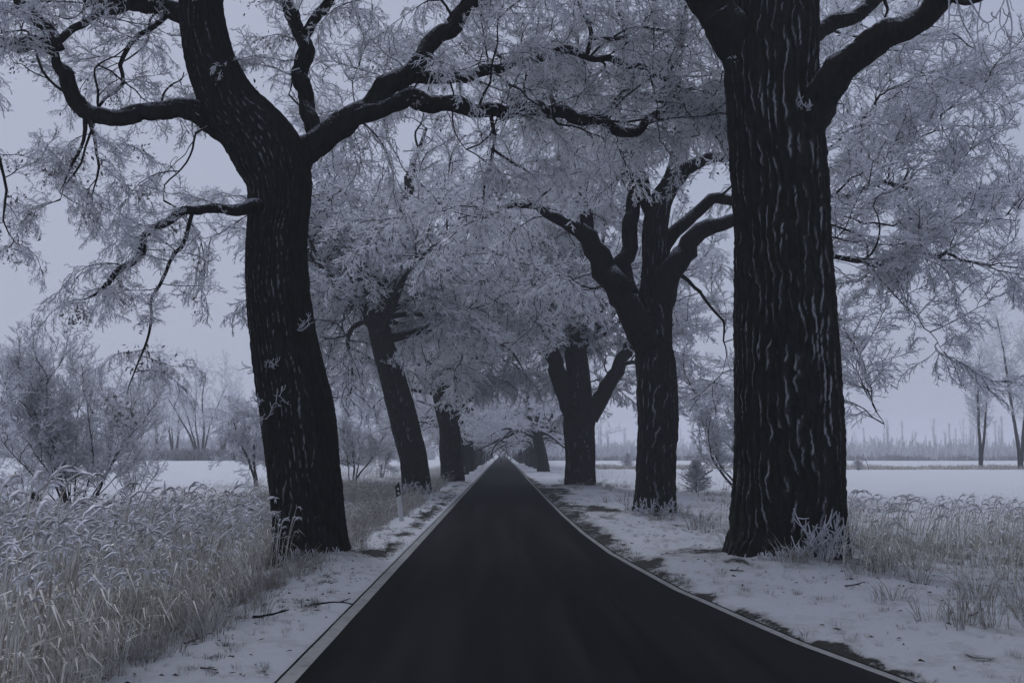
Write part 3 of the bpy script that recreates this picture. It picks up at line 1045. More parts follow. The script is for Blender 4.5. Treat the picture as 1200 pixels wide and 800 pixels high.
def rope_branches(tree, rows_list, Y, ppm, rng):
    """Bare hanging twigs in thick hoarfrost."""
    for rows in rows_list:
        base = crook(traced(rows, Y, ppm, 0.08), rng, 0.05)
        lines = [base]
        pts, rad = base
        rad = rad * 0.62
        lines = [(pts, rad)]
        for k in range(5):
            i = rng.randint(int(len(pts) * 0.25), len(pts) - 1)
            d = unit(np.array([rng.normal(0, 0.8), rng.normal(0, 0.8), -0.5]))
            w = wander(pts[i], d, rng.uniform(0.25, 0.6), rad[i] * 0.85, rad[i] * 0.6, rng, 6, 0.35, 0.3)
            lines.append(w)
        s = Soup()
        for p_, r_ in lines:
            s.tubes(p_[None], r_[None], 6, 0)
        V, F, Mx = s.arrays()
        link('hanging_twigs', make_mesh('hanging_twigs', local(V, tree), F, [M_SHOOT]), tree, kind='stuff')


rope_branches(t, [
    [(1112, -5, 3, -2.6), (1112, 25, 2.6, -2.6), (1105, 60, 2.4, -2.6), (1108, 95, 2.0, -2.6)],
    [(1120, -2, 3, -2.7), (1130, 30, 2.6, -2.7), (1142, 62, 2.2, -2.7), (1136, 92, 2.0, -2.7), (1120, 110, 1.6, -2.7)],
    [(1135, -2, 3, -3.0), (1150, 22, 2.6, -3.0), (1160, 25, 2.4, -3.0), (1175, 5, 2.4, -3.0), (1180, -8, 2.4, -3)],
    [(1178, -8, 2.8, -3.2), (1184, 20, 2.6, -3.2), (1186, 50, 2.4, -3.2), (1185, 80, 2.2, -3.2), (1194, 84, 1.8, -3.2)],
    [(1150, -2, 2.5, -3), (1145, 35, 2.2, -3), (1152, 75, 2.0, -3), (1150, 115, 1.6, -3)],
], Y, ppm, rng)
water_shoots(t, [(P(955, 640, Y - 1.15), (0, -0.25, 1)), (P(970, 655, Y - 1.2), (0.1, -0.2, 1)), (P(940, 664, Y - 1.25), (0, -0.3, 1)), (P(985, 650, Y - 1.05), (0.2, -0.2, 1)), (P(962, 648, Y - 1.2), (0, -0.2, 1))],
             rng, 0.62, 9, 0.0105, 0.24, 'basal_shoots')
water_shoots(t, [(P(885 + 9 * k, 664, Y - 1.2), (0, -0.25, 1)) for k in range(10)], rng, 0.26, 7, 0.010, 0.45, 'basal_shoots')
water_shoots(t, [(P(945, 128, Y - .85), (-0.3, -1, 0.4))], rng, 0.3, 8, 0.009)

# ---- the forked oak behind it
rng = np.random.RandomState(31)
Y, ppm = 31.5, FPX / 31.5
t = tree_root('oak_tree', R2, 'forked oak standing next behind the massive trunk, limbs spreading over road and meadow', 'tree', AVENUE)
tp, tr = trunk_rows([(767, 614, 26), (767, 604, 25.5), (768, 570, 23), (769, 530, 22.5), (771, 495, 24), (770, 455, 24), (768, 425, 23), (766, 400, 21), (768, 350, 20), (770, 310, 17), (768, 270, 15), (775, 235, 13), (790, 205, 11),
                     (800, 150, 10), (790, 90, 8), (800, 20, 6), (790, -60, 4)], Y, ppm)
trunk_mesh(tp, tr, t, 120, 0.055, 0.055, 8.0, 21.0, 0.14, (-0.5, -0.85), 0.7, 0.35, 0.4)
lim = {
    'A': [(762, 405, 20, -.1), (746, 378, 18, -.2), (734, 356, 16, -.3), (715, 325, 15, -.4), (697, 292, 13, -.5), (680, 265, 10, -.6), (660, 262, 7, -.7), (640, 245, 5, -.8), (600, 240, 4, -1.2), (560, 255, 3, -1.8)],
    'A1': [(690, 282, 9, -.5), (682, 240, 7, -.3), (660, 200, 6, -.1), (655, 150, 5, 0), (640, 90, 4, .2)],
    'B': [(738, 345, 12, -.1), (731, 310, 10, .1), (733, 285, 10, .2), (740, 255, 9, .3), (742, 215, 8, .4), (728, 170, 7, .4), (722, 120, 6, .6), (735, 60, 5, .7), (720, 0, 4, .8)],
    'C': [(774, 355, 16, -.2), (788, 315, 14, -.4), (802, 292, 13, -.6), (822, 276, 11, -.8), (846, 263, 10, -1), (880, 258, 8, -1), (925, 275, 7, -1), (976, 299, 6, -1), (1004, 308, 5.5, -1), (1039, 306, 5, -1), (1081, 295, 4, -1), (1130, 304, 3, -1), (1185, 309, 2, -1)],
    'C1': [(940, 280, 5, -1), (975, 262, 4, -.8), (1007, 277, 4, -.8), (1026, 313, 3.5, -.8), (1053, 354, 3, -.8), (1085, 385, 2.2, -.8), (1110, 410, 1.6, -.8)],
    'C2': [(925, 276, 5, -1), (955, 330, 4, -1.1), (983, 382, 3.2, -1.2), (1004, 414, 3, -1.2), (1020, 445, 2.4, -1.2), (1026, 484, 1.8, -1.2), (1036, 500, 1.3, -1.2)],
    'D': [(772, 300, 9, .1), (800, 262, 7.5, .3), (840, 235, 6.5, .5), (900, 235, 6.5, .7), (986, 232, 6, .9), (1026, 218, 5, 1), (1078, 217, 4, 1), (1106, 220, 3, 1), (1150, 235, 2, 1)],
    'D1': [(1020, 220, 4, 1), (1035, 213, 4, 1), (1047, 189, 3.6, 1), (1078, 164, 3, 1.1), (1112, 130, 2.4, 1.2), (1140, 100, 2, 1.2)],
    'D2': [(930, 236, 5, .8), (979, 250, 4, 0.6), (1008, 262, 4, .6), (1053, 261, 3.5, .6), (1096, 252, 3, .6), (1140, 262, 2, .6), (1180, 250, 1.5, .6)],
    'D3': [(900, 235, 6, .7), (950, 190, 5, 1.2), (1000, 150, 4, 1.5), (1050, 100, 3.4, 1.8), (1110, 85, 2.6, 2), (1170, 130, 2, 2)],
    'E': [(775, 245, 9, 0), (810, 190, 8, -.5), (850, 185, 6, -1), (830, 140, 5, -1.2), (850, 90, 4, -1.4)],
    'F': [(792, 195, 8, 0), (830, 110, 7, .8), (900, 60, 5, 1.5), (980, 40, 4, 2), (1050, 60, 3, 2.2)],
    'G': [(768, 285, 9, .3), (745, 200, 7, 1.2), (700, 130, 6, 2), (640, 90, 5, 2.6), (580, 70, 3, 3)],
    'H': [(786, 312, 6, .2), (812, 335, 3.6, .6), (835, 362, 2.8, .8), (852, 400, 2, 1), (846, 440, 1.3, 1.2)],
}
for k_ in lim:
    lim[k_] = [(a, b, c * (0.55 if a > 900 else (0.8 if a > 840 else 1)), d) for a, b, c, d in lim[k_]]
R2_lines = {k: crook(traced(v, Y, ppm, 0.2), rng, 0.20) for k, v in lim.items()}
add_limbs(t, [[R2_lines[k] for k in ks] for ks in (('A', 'A1'), ('B',), ('C', 'C1', 'C2'), ('D', 'D1', 'D2', 'D3'), ('E',), ('F',), ('G',), ('H',))])
sec = secondaries([R2_lines[k] for k in ('A', 'A1', 'B', 'C', 'D', 'D3', 'E', 'F', 'G', 'D1')], rng, 1.35, (1.4, 3.0), 0.25, 0.040, 0.15, 0.1)
ter = secondaries(sec, rng, 0.75, (0.7, 1.7), 0.2, 0.016, 0.05, 0.25)
side_limbs(t, sec + ter)
sp = bough_spots([R2_lines[k] for k in ('A', 'A1', 'B', 'E', 'F', 'G', 'H')], rng, 0.66, (0.7, 1.15), dict(hang=2, spread=2, rise=0.7), 0.3)
sp += bough_spots([R2_lines[k] for k in ('C', 'C1', 'C2', 'D', 'D1', 'D2', 'D3')], rng, 0.33, (0.5, 1.05), dict(hang=1.6, spread=2.4, rise=1.6), 0.42)
sp += bough_spots(sec, rng, 1.3, (0.65, 1.1), dict(hang=1.7, spread=2.2, rise=0.8), 0.3)
print('forked oak boughs', len(sp), hang_boughs(t, sp, NEAR2, rng, 120, 0.05))
water_shoots(t, [(P(745 + 8 * k, 604, Y - .9), (0, -0.3, 1)) for k in range(7)], rng, 0.5, 6, 0.011, 0.5, 'basal_shoots')


def dome_limbs(top, rng, n, L, r, lean=(0, 0), elev=(0.05, 0.9)):
    """Limbs radiating from the head of a trunk."""
    out = []
    for k in range(n):
        a = 2 * math.pi * (k + rng.uniform(-0.3, 0.3)) / n
        e = rng.uniform(*elev)
        d = np.array([math.cos(a) * math.cos(e) + lean[0], math.sin(a) * math.cos(e) + lean[1], math.sin(e)])
        p = np.asarray(top) - UP * rng.uniform(0, 1.2)
        out.append(wander(p, d, L * rng.uniform(0.8, 1.15), r, r * 0.22, rng, 9, 0.24, 0.18, 0.1))
    return out


def mid_oak(base, Y, rows, lims, label, seed, n_dome, L, leaning=(0, 0), limit=300, sides=72):
    rng = np.random.RandomState(seed)
    ppm = FPX / Y
    t = tree_root('oak_tree', base, label, 'tree', AVENUE)
    tp, tr = trunk_rows(rows, Y, ppm)
    trunk_mesh(tp, tr, t, sides, 0.06, 0.05, 5.0, seed * 1.7, 0.12, (-0.5, -0.85), 0.5, 0.4, 0.6)
    T = [crook(traced(v, Y, ppm, 0.3), rng, 0.15) for v in lims]
    D = dome_limbs(tp[-1], rng, n_dome, L, 0.13, leaning, (0.1, 1.0)) + dome_limbs(tp[-1], rng, 5, L * 1.25, 0.14, leaning, (0.9, 1.45))
    sec = secondaries(T + D, rng, 2.0, (1.6, 3.6), 0.25, 0.06, 0.15, 0.12)
    add_limbs(t, [[x] for x in T] + [[x] for x in D])
    side_limbs(t, sec + secondaries(sec, rng, 1.1, (0.8, 2.0), 0.2, 0.022, 0.05, 0.25))
    sp = bough_spots(T, rng, 0.85, (0.7, 1.2), dict(hang=1.6, spread=2, rise=1), 0.5) + bough_spots(D, rng, 0.85, (0.8, 1.3), dict(hang=1.6, spread=2, rise=1), 0.2) + bough_spots(sec, rng, 1.05, (0.75, 1.25), dict(hang=1.8, spread=2, rise=1), 0.2)
    print('mid oak boughs', len(sp), hang_boughs(t, sp, MID, rng, 60, 0.05, limit))
    return t, rng


t, rng = mid_oak(L2, 47.0, [(490, 588, 17), (489, 578, 16.5), (485, 540, 16.5), (479, 515, 16), (473, 490, 16.5), (461, 445, 15), (452, 415, 14), (445, 388, 13), (440, 370, 11)],
        [[(440, 380, 8, 0), (428, 358, 7, -.3), (445, 335, 5, -.5), (417, 305, 4.5, -.8), (400, 293, 4, -1), (375, 262, 3, -1.2)],
         [(438, 378, 7, 0), (415, 350, 5, .5), (395, 345, 4, .8), (370, 370, 3, 1)],
         [(450, 398, 7, 0), (480, 390, 5, .3), (502, 386, 5, .5), (526, 377, 4, .8), (560, 360, 3, 1)],
         [(441, 370, 9, 0), (455, 330, 8, .2), (470, 280, 7, .5), (480, 210, 5, .6), (500, 150, 4, .8)]],
        'leaning oak on the left verge just past the roadside marker post', 41, 9, 7.0, (0.15, 0))
water_shoots(t, [(P(470 + 6 * k, 579, 46.2), (0, -0.3, 1)) for k in range(6)] + [(P(455, 425, 46.4), (-0.3, -1, 0))], rng, 0.6, 5, 0.014, 0.4)
mid_oak(L3, 66.0, [(532, 574, 14), (531, 566, 13.5), (528, 530, 13), (527, 505, 12), (519, 475, 10), (512, 446, 8)],
        [[(513, 450, 7, 0), (505, 400, 6, 0), (515, 350, 5, .4), (500, 300, 4, .5)],
         [(514, 450, 6, 0), (540, 420, 5, -.4), (575, 400, 4, -.6), (610, 395, 3, -1)]],
        'crooked dark oak on the left verge, next beyond the leaning one', 42, 8, 7.5, (0.1, 0), 190, 56)
mid_oak(R3, 58.5, [(680, 577, 19), (680, 569, 18), (680, 540, 17.5), (679, 510, 18), (679, 490, 19), (679, 465, 15), (680, 430, 10), (676, 395, 8)],
        [[(672, 488, 12, 0), (660, 455, 10.5, -.2), (650, 425, 9.5, -.3), (643, 395, 7.5, -.4), (638, 360, 5, -.6), (610, 330, 4, -1)],
         [(676, 480, 11, .1), (672, 440, 9, .4), (668, 395, 7, .6), (655, 340, 5, 1)],
         [(690, 488, 12, -.1), (708, 460, 9, -.3), (722, 434, 8.5, -.5), (733, 412, 7, -.7), (760, 390, 5, -1), (790, 380, 3, -1.2)],
         [(706, 462, 6, -.3), (735, 425, 4, -.8), (775, 440, 3, -1), (800, 470, 2, -1)]],
        'oak with a broad three-way fork low over the right verge', 43, 9, 8.0, (-0.08, 0), 300)

# ---- the rest of the avenue, fading into the mist
def far_oak_meshes(seed):
    rng = np.random.RandomState(seed)
    h = rng.uniform(3.6, 4.6)
    pts = [(0, 0, -0.3), (0, 0, 0.0), (0.05, 0, 1.2), (rng.normal(0, .1), 0, 2.4), (rng.normal(0, .22), rng.normal(0, .1), h)]
    tl = resample(pts, [0.66, 0.62, 0.50, 0.50, 0.42], 0.25)
    D = dome_limbs(tl[0][-1], rng, 8, 7.0, 0.20, (0, 0), (0.1, 1.2))
    D += dome_limbs(tl[0][-1] + UP * 0.4, rng, 4, 8.5, 0.22, (0, 0), (0.9, 1.4))
    sec = secondaries(D, rng, 1.9, (1.6, 3.6), 0.2, 0.07)
    s = limb_mesh([tl], bark=0.05)
    V, F, Mx = s.arrays()
    trunk = make_mesh('far_trunk', V, F, [M_LIMB_FAR])
    V, F, Mx = limb_mesh(D + sec).arrays()
    limbs = make_mesh('far_limbs', V, F, [M_LIMB_PALE])
    sp = bough_spots(D, rng, 1.5, (0.8, 1.25), dict(hang=1.4, spread=2, rise=1.3), 0.2) + bough_spots(sec, rng, 1.5, (0.7, 1.2), dict(hang=1.5, spread=2, rise=1.2), 0.2)
    return trunk, limbs, merge_boughs(sp, FAR, rng, 'far_crown', [M_TWIG_FAR, M_TWIG_FAR], 175, 2.8)


def merge_boughs(sp, lib, rng, name, mats, limit=200, low=-9.0):
    VV, FF, MM, n = [], [], [], 0
    sp = [x for x in sp if (x[1] @ Vector((2.6, 0, 0))).z > low and x[1].translation.z > low]
    rng.shuffle(sp)
    for k, m in sp[:limit]:
        V, F, Mi = lib[k][rng.randint(len(lib[k]))]
        A = np.array(m)
        VV.append(V @ A[:3, :3].T + A[:3, 3])
        FF.append(F + n)
        MM.append(Mi)
        n += len(V)
    return make_mesh(name, np.vstack(VV), np.vstack(FF), mats, np.concatenate(MM))


M_LIMB_PALE = mat_bark('rimed_limbs', False, 0.10, 0.55, (0.62, 0.63, 0.68))
M_LIMB_FAR = mat_bark('trunk_bark_plain', False, 0.8, 1.2)
FAR_OAKS = [far_oak_meshes(60 + k) for k in range(2)]
rng = np.random.RandomState(77)


def far_oak(x, y, k, s, rz, label, tilt=0.0):
    t = tree_root('oak_tree', (x, y), label, 'tree', AVENUE)
    tr, li, cr = FAR_OAKS[k]
    for nm, me in (('trunk', tr), ('limb', li), ('crown', cr)):
        o = link(nm, me, t)
        if nm != 'trunk':
            o['kind'] = 'stuff'
    t.rotation_euler = (0, tilt, rz)
    t.scale = (s, s, s)


far_label = 'dark oak in the misty far row %s'
SIDE = 'between road and meadow'
far_oak(P(637, 552, 104)[0], 104, 0, 1.0, 0.3, 'slender leaning oak on the right verge, first after the wide three-way fork', -0.14)
for y in (122, 136, 150, 166, 182, 200, 220, 242, 266, 292, 322, 356):
    far_oak(3.1 + rng.uniform(0, 0.8), y + rng.uniform(-2, 2), rng.randint(2), rng.uniform(0.9, 1.15), rng.uniform(0, 6.28), far_label % SIDE, rng.normal(0, 0.03))
SIDE = 'between road and reed ditch'
for y in (80, 92, 104, 117, 130, 144, 158, 174, 192, 212, 236, 262, 290, 322, 356):
    far_oak(-3.1 - rng.uniform(0, 0.8), y + rng.uniform(-2, 2), rng.randint(2), rng.uniform(0.9, 1.15), rng.uniform(0, 6.28), far_label % SIDE, rng.normal(0, 0.04))

# ------------------------------------------------------------------ field trees and shrubs
def fan_tree(name, base, h, label, cat, seed, stems, spread, r0, lib, n_boughs, scale, styles, group=None, share=True, wig=0.12, twigs=None, start=0.25, leanx=0.0):
    """Several stems from one stool, twigs all the way up."""
    rng = np.random.RandomState(seed)
    t = tree_root(name, base, label, cat, group)
    o = np.array(t.location)
    S = []
    for k in range(stems):
        a = rng.uniform(0, 2 * math.pi)
        q = rng.uniform(0.15, 1.0) * spread
        d = np.array([math.cos(a) * q + leanx, math.sin(a) * q, 1.0])
        r = r0 * rng.uniform(0.5, 1.0)
        S.append(wander(np.array([math.cos(a), math.sin(a), 0]) * 0.06 * h * spread, d, h * rng.uniform(0.6, 0.92), r, r * 0.25, rng, 9, wig, 0.02, 0.04))
    V, F, _ = limb_mesh(S).arrays()
    link('stem' if stems < 4 else 'stems', make_mesh('stems', V, F, [M_LIMB]), t, **({} if stems < 4 else {'kind': 'stuff'}))
    tot = sum(np.linalg.norm(np.diff(p, axis=0), axis=1).sum() for p, _ in S)
    sp = bough_spots(S, rng, tot * (1 - start) / n_boughs, scale, styles, start, True, (0.0, 0.9))
    if share:
        for k, m in sp:
            b = bpy.data.objects.new('branch', lib[k][rng.randint(len(lib[k]))])
            col.objects.link(b)
            b.parent = t
            b.matrix_basis = m
    else:
        link('crown', merge_boughs(sp, lib, rng, 'crown', twigs or [M_TWIG_FAR, M_TWIG_FAR], 400), t, kind='stuff')
    return t


def on_field(px, y):
    x = P(px, 500, y)[0]
    return x, y, gz(x, y)


fan_tree('frosted_shrub', on_field(92, 36), 5.6, 'big many-stemmed shrub white with frost standing in the reeds beside the leaning oak', 'shrub', 51, 17, 0.62, 0.04, NEAR2, 120, (0.38, 0.72), dict(rise=4, spread=0.8), leanx=0.03)
fan_tree('frosted_shrub', on_field(20, 40), 3.2, 'low arching shrub white with frost at the flank of the big many-stemmed shrub', 'shrub', 52, 7, 0.9, 0.03, MID, 30, (0.25, 0.5), dict(spread=2, hang=1, rise=1))
fan_tree('frosted_shrub', on_field(160, 42), 2.6, 'low frosted shrub between the big shrub and the leaning oak', 'shrub', 53, 7, 0.8, 0.03, MID, 26, (0.2, 0.42), dict(rise=2, spread=1))
fan_tree('field_tree', on_field(303, 72), 6.5, 'small crooked frosted tree half hidden behind the leaning oak', 'tree', 54, 2, 0.35, 0.16, MID, 60, (0.4, 0.8), dict(rise=1, spread=2, hang=1), leanx=-0.1)
fan_tree('field_tree', on_field(415, 78), 4.4, 'small frosted bush tree in the meadow left of the avenue, between two leaning trunks', 'tree', 55, 4, 0.5, 0.08, MID, 46, (0.4, 0.8), dict(rise=2, spread=2))
fan_tree('field_tree', on_field(447, 92), 3.6, 'low round frosted bush beside the second leaning trunk on the left', 'tree', 56, 5, 0.6, 0.06, MID, 30, (0.4, 0.75), dict(rise=2, spread=2))
fan_tree('field_tree', on_field(868, 60), 7.0, 'willow-like frosted tree peering out from behind the massive trunk', 'tree', 57, 6, 0.75, 0.09, MID, 60, (0.4, 0.8), dict(rise=3, spread=1), leanx=-0.35)
# trees of the far field edge on the left
BELT = []
for i, (px, y, h, st, spr, n, lab) in enumerate([
        (236, 190, 17, 5, 0.30, 46, 'round many-stemmed tree on the far left field edge, pale with frost'),
        (186, 200, 19, 2, 0.10, 40, 'tall slim tree on the far left field edge rising from the hedge'),
        (262, 215, 15, 4, 0.35, 30, 'pale bushy tree on the far left field edge next to the round one'),
        (130, 230, 17, 3, 0.25, 28, 'faint tree on the far left field edge behind the big shrub'),
        (60, 240, 14, 4, 0.4, 28, 'faint spreading tree on the far left field edge beyond the low arching shrub'),
        (12, 230, 13, 4, 0.45, 28, 'pale low tree at the outer end of the far left hedge'),
        (405, 170, 12, 4, 0.4, 32, 'misty pale tree seen between the first two left trunks')]):
    BELT.append(fan_tree('field_tree', on_field(px, y), h, lab, 'tree', 80 + i, st, spr, 0.28, FAR, n, (0.9, 1.6), dict(rise=3, spread=1), 'trees on the left field edge', False, 0.08))
# tall trees on the right field edge
fan_tree('field_tree', on_field(1148, 150), 22, 'tall twin-stemmed tree on the right field edge standing alone before the poplars', 'tree', 91, 2, 0.10, 0.34, FAR, 58, (0.7, 1.5), dict(rise=4, spread=1), None, False, 0.05, start=0.30)
fan_tree('field_tree', on_field(1193, 146), 25, 'tallest slender tree on the right field edge with two steep parallel stems', 'tree', 92, 2, 0.09, 0.34, FAR, 58, (0.7, 1.5), dict(rise=4, spread=0.5), None, False, 0.05, start=0.30)


M_POPLAR_MIST = mat_frost('mist_paled_poplar', (0.36, 0.36, 0.37), (0.66, 0.67, 0.71), 0.3, 0.65, 1.0)  # far poplars and woods paled in the colour to imitate fading in mist


def poplar_mesh(seed):
    rng = np.random.RandomState(seed)
    h = rng.uniform(10.5, 13)
    s = Soup()
    lines = [wander((0, 0, -0.2), (rng.normal(0, .02), 0, 1), h, 0.15, 0.03, rng, 9, 0.02)]
    for k in range(54):
        z = h * rng.uniform(0.12, 0.92)
        a = rng.uniform(0, 6.28)
        L = (1 - z / h * 0.7) * rng.uniform(0.8, 2.4)
        d = np.array([math.cos(a) * 0.30, math.sin(a) * 0.30, 1])
        pts = np.array([[0, 0, z], np.array([0, 0, z]) + unit(d) * L * 0.5, np.array([0, 0, z]) + unit(d + UP * 0.5) * L])
        lines.append((pts, np.array([0.030, 0.024, 0.014])))
        for j in range(3):
            q = pts[1] + (pts[2] - pts[1]) * rng.uniform(0, 1)
            dd = unit(d + rng.normal(0, 0.4, 3))
            lines.append((np.array([q, q + dd * 0.35, q + dd * 0.7]), np.array([0.018, 0.014, 0.010])))
    s.polys(lines, 4, 0)
    return s.mesh('poplar', [M_POPLAR_MIST])


pops = [poplar_mesh(500 + k) for k in range(4)]
rng = np.random.RandomState(5)
spots = [(px + rng.normal(0, 9), 290 + rng.uniform(-10, 40), rng.uniform(0.5, 1.1)) for px in np.arange(700, 990, 15)]
spots += [(px + rng.normal(0, 9), 290 + rng.uniform(-10, 40), rng.uniform(0.5, 1.15)) for px in np.arange(994, 1290, 8.0)]
spots += [(px + rng.normal(0, 4), 390 + rng.uniform(-10, 50), rng.uniform(0.55, 1.35)) for px in np.arange(640, 1290, 13.0)]
for px, y, s in spots:
    x, y, z = on_field(px, y)
    o = link('poplar_tree', pops[rng.randint(4)], None, label='bare slim poplar in the misty row beyond the right field', category='tree', group='poplars beyond the right field')
    o.location = (x, y, z)
    o.rotation_euler = (0, 0, rng.uniform(0, 6.28))
    o.scale = (s, s, s)


def tuft_mesh(name, rng, n, h, spread, mat, r=0.006, bend=0.35, sides=3, width=1.0):
    """A clump of thin blades or stalks."""
    a = rng.uniform(0, 2 * np.pi, n)
    q = np.sqrt(rng.uniform(0, 1, n)) * spread
    H = h * rng.uniform(0.45, 1.1, n)
    base = np.stack([np.cos(a) * q, np.sin(a) * q, np.full(n, -0.03)], 1)
    out = np.stack([np.cos(a), np.sin(a), np.zeros(n)], 1) * rng.uniform(0.1, 1.0, n)[:, None] * bend + rng.normal(0, 0.15, (n, 3)) * [1, 1, 0]
    t = np.array([0, 0.55, 1.0])[None, :, None]
    pts = base[:, None] + H[:, None, None] * (np.array([0, 0, 1.0]) * t + out[:, None] * t ** 2)
    b = rng.uniform(0, 2 * np.pi, n)
    w = (np.stack([np.cos(b), np.sin(b), 0 * b], 1) * r)[:, None, :] * np.array([1.0, 0.9, 0.25])[None, :, None]
    V = np.concatenate([pts + w, pts - w], 1).reshape(-1, 3)
    F = (np.array([(0, 1, 4, 3), (1, 2, 5, 4)])[None] + (np.arange(n) * 6)[:, None, None]).reshape(-1, 4)
    s = Soup()
    s.add(V, F, 0)
    return s.arrays()


# shrubs on the right meadow
def conifer_bush(base, h, label, seed):
    rng = np.random.RandomState(seed)
    t = tree_root('frosted_bush', base, label, 'bush')
    s = Soup()
    lines, stems = [], [wander((0, 0, 0), (0, 0, 1), h, 0.05, 0.01, rng, 6, 0.05)]
    for k in range(300):
        z = h * rng.uniform(0.03, 0.95)
        a = rng.uniform(0, 6.28)
        L = (1 - (z / h) ** 1.8) * 0.58 * h * rng.uniform(0.35, 1.15) * (0.8 + 0.3 * math.sin(a * 2 + z * 3)) + 0.1
        d = unit(np.array([math.cos(a), math.sin(a), rng.uniform(0.0, 0.9)]))
        p0 = np.array([0, 0, z]) + d * L * 0.25
        pts = np.array([p0, p0 + d * L * 0.4, p0 + d * L * 0.75 + UP * 0.04])
        lines.append((pts, np.array([0.014, 0.020, 0.010])))
        for j in range(5):
            q = pts[0] + (pts[2] - pts[0]) * rng.uniform(0, 1)
            dd = unit(d + rng.normal(0, 0.7, 3))
            lines.append((np.array([q, q + dd * 0.06, q + dd * 0.13]), np.array([0.013, 0.014, 0.008])))
    s.polys(lines, 4)
    link('foliage', s.mesh('foliage', [M_BUSH]), t, kind='stuff')
    V, F, _ = limb_mesh(stems).arrays()
    link('stem', make_mesh('stem', V, F, [M_LIMB]), t)


conifer_bush(on_field(815, 60), 1.75, 'dark conical bush dusted with frost in the meadow beside the forked oak', 61)
conifer_bush(on_field(735, 150), 2.1, 'round dusky bush on the right meadow, alone before the far poplars', 62)
conifer_bush(on_field(1004, 140), 1.3, 'low dark bush on the right field edge', 63)
fan_tree('sapling', on_field(1017, 142), 4.6, 'thin frosted sapling beside the low dark bush on the right field edge', 'tree', 64, 1, 0.05, 0.05, FAR, 12, (0.2, 0.4), dict(rise=3, spread=1), None, False)

# ------------------------------------------------------------------ stuff: reeds, grass, hedges
def reed_template(rng):
    """One reed: stalk, arching plume, two or three blades. Unit height, leaning to +x."""
    s = Soup()
    t = np.linspace(0, 1, 6)
    lean = rng.uniform(0.02, 0.16)
    st = np.stack([lean * t ** 2, rng.normal(0, 0.02) * t, 0.86 * t], 1)
    st4 = st[[0, 2, 4, 5]]
    s.tubes(st4[None], np.linspace(0.0046, 0.0030, 4)[None], 3, 0)
    k = np.linspace(0, 1, 6)
    L = rng.uniform(0.08, 0.15)
    ang = np.linspace(0.25, rng.uniform(1.7, 2.8), 6)
    dp = np.stack([np.sin(ang), 0 * ang, np.cos(ang)], 1) * L / 5
    pl = st[-1] + np.concatenate([[[0, 0, 0]], np.cumsum(dp, 0)[:-1]], 0)
    s.tubes(pl[[0, 1, 3, 4, 5]][None], np.array([[0.003, 0.007, 0.0095, 0.007, 0.002]]), 3, 1)
    for j in range(6):
        i = rng.randint(1, 6)
        d = dp[min(i, 5)] * 5 / L
        dd = unit(d + rng.normal(0, 0.5, 3) - UP * 0.5)
        q = pl[i]
        w = unit(np.cross(dd, rng.normal(size=3))) * 0.0055
        s.add(np.array([q - w * 0.5, q + dd * 0.03 - w, q + dd * 0.065, q + dd * 0.03 + w]), [(0, 1, 2, 3)], 1)
    for j in range(rng.randint(2, 4)):
        z = rng.uniform(0.2, 0.75)
        q = np.array([lean * (z / 0.86) ** 2, 0, z])
        a = rng.normal(0, 1.0)
        d = np.array([math.cos(a), math.sin(a), 0])
        LL = rng.uniform(0.14, 0.28)
        u = np.array([0, 0.5, 1.0])[:, None]
        ln = q + d * LL * u * 0.8 + UP * (LL * (0.75 * u - rng.uniform(0.9, 1.5) * u ** 2))
        w = np.cross(d, UP) * 0.006
        ww = np.array([0.7, 1, 0.1])[:, None]
        V = np.vstack([ln + w * ww, ln - w * ww])
        s.add(V, [(i, i + 1, i + 4, i + 3) for i in range(2)], 0)
    return s.arrays()


def scatter(templates, X, Y, Z, H, rz, rng, W=None, tilt=None):
    """Copies of small templates merged into one mesh."""
    VV, FF, MM, n = [], [], [], 0
    which = rng.randint(0, len(templates), len(X))
    for k, (V, F, Mi) in enumerate(templates):
        ii = np.where(which == k)[0]
        if not len(ii):
            continue
        c, s_ = np.cos(rz[ii])[:, None], np.sin(rz[ii])[:, None]
        h = H[ii][:, None]
        w = h if W is None else W[ii][:, None]
        vx, vy, vz = V[None, :, 0] * w, V[None, :, 1] * w, V[None, :, 2] * h
        if tilt is not None:
            vx = vx + vz * tilt[ii][:, None]
        A = np.stack([vx * c - vy * s_ + X[ii][:, None], vx * s_ + vy * c + Y[ii][:, None], vz + Z[ii][:, None]], -1)
        VV.append(A.reshape(-1, 3))
        FF.append((F[None] + (np.arange(len(ii)) * len(V))[:, None, None]).reshape(-1, F.shape[1]) + n)
        MM.append(np.tile(Mi, len(ii)))
        n += A.shape[0] * A.shape[1]
    return np.vstack(VV), np.vstack(FF), np.concatenate(MM)


rng = np.random.RandomState(99)
REEDS = [reed_template(rng) for k in range(14)]


def reed_bed(name, X, Y, H, label, rng, wscale=1.0):
    Z = ground_z(X, Y) - 0.02
    rz = rng.normal(0.15, 0.75, len(X))
    V, F, Mi = scatter(REEDS, X, Y, Z, H, rz, rng, H * wscale, rng.normal(0.02, 0.07, len(X)))
    o = link(name, make_mesh(name, V, F, [M_REED, M_PLUME], Mi), kind='stuff', label=label, category='reeds')
    return o


PP = P(471, 611, 28.5)


def visible(X, Y, Z=0.8, m=60):
    q = (np.stack([X, Y, np.full(X.shape, Z - CAMZ)], 1)) @ CAMROT
    px = 600 + q[:, 0] / -q[:, 2] * FPX
    post = (np.abs(px - 469) < 14) & (Y > 22) & (Y < 30)
    return (q[:, 2] < -1) & (px > -m) & (px < 1200 + m) & ~(post & (np.hypot(X - PP[0], Y - 28.5) < 3.0))


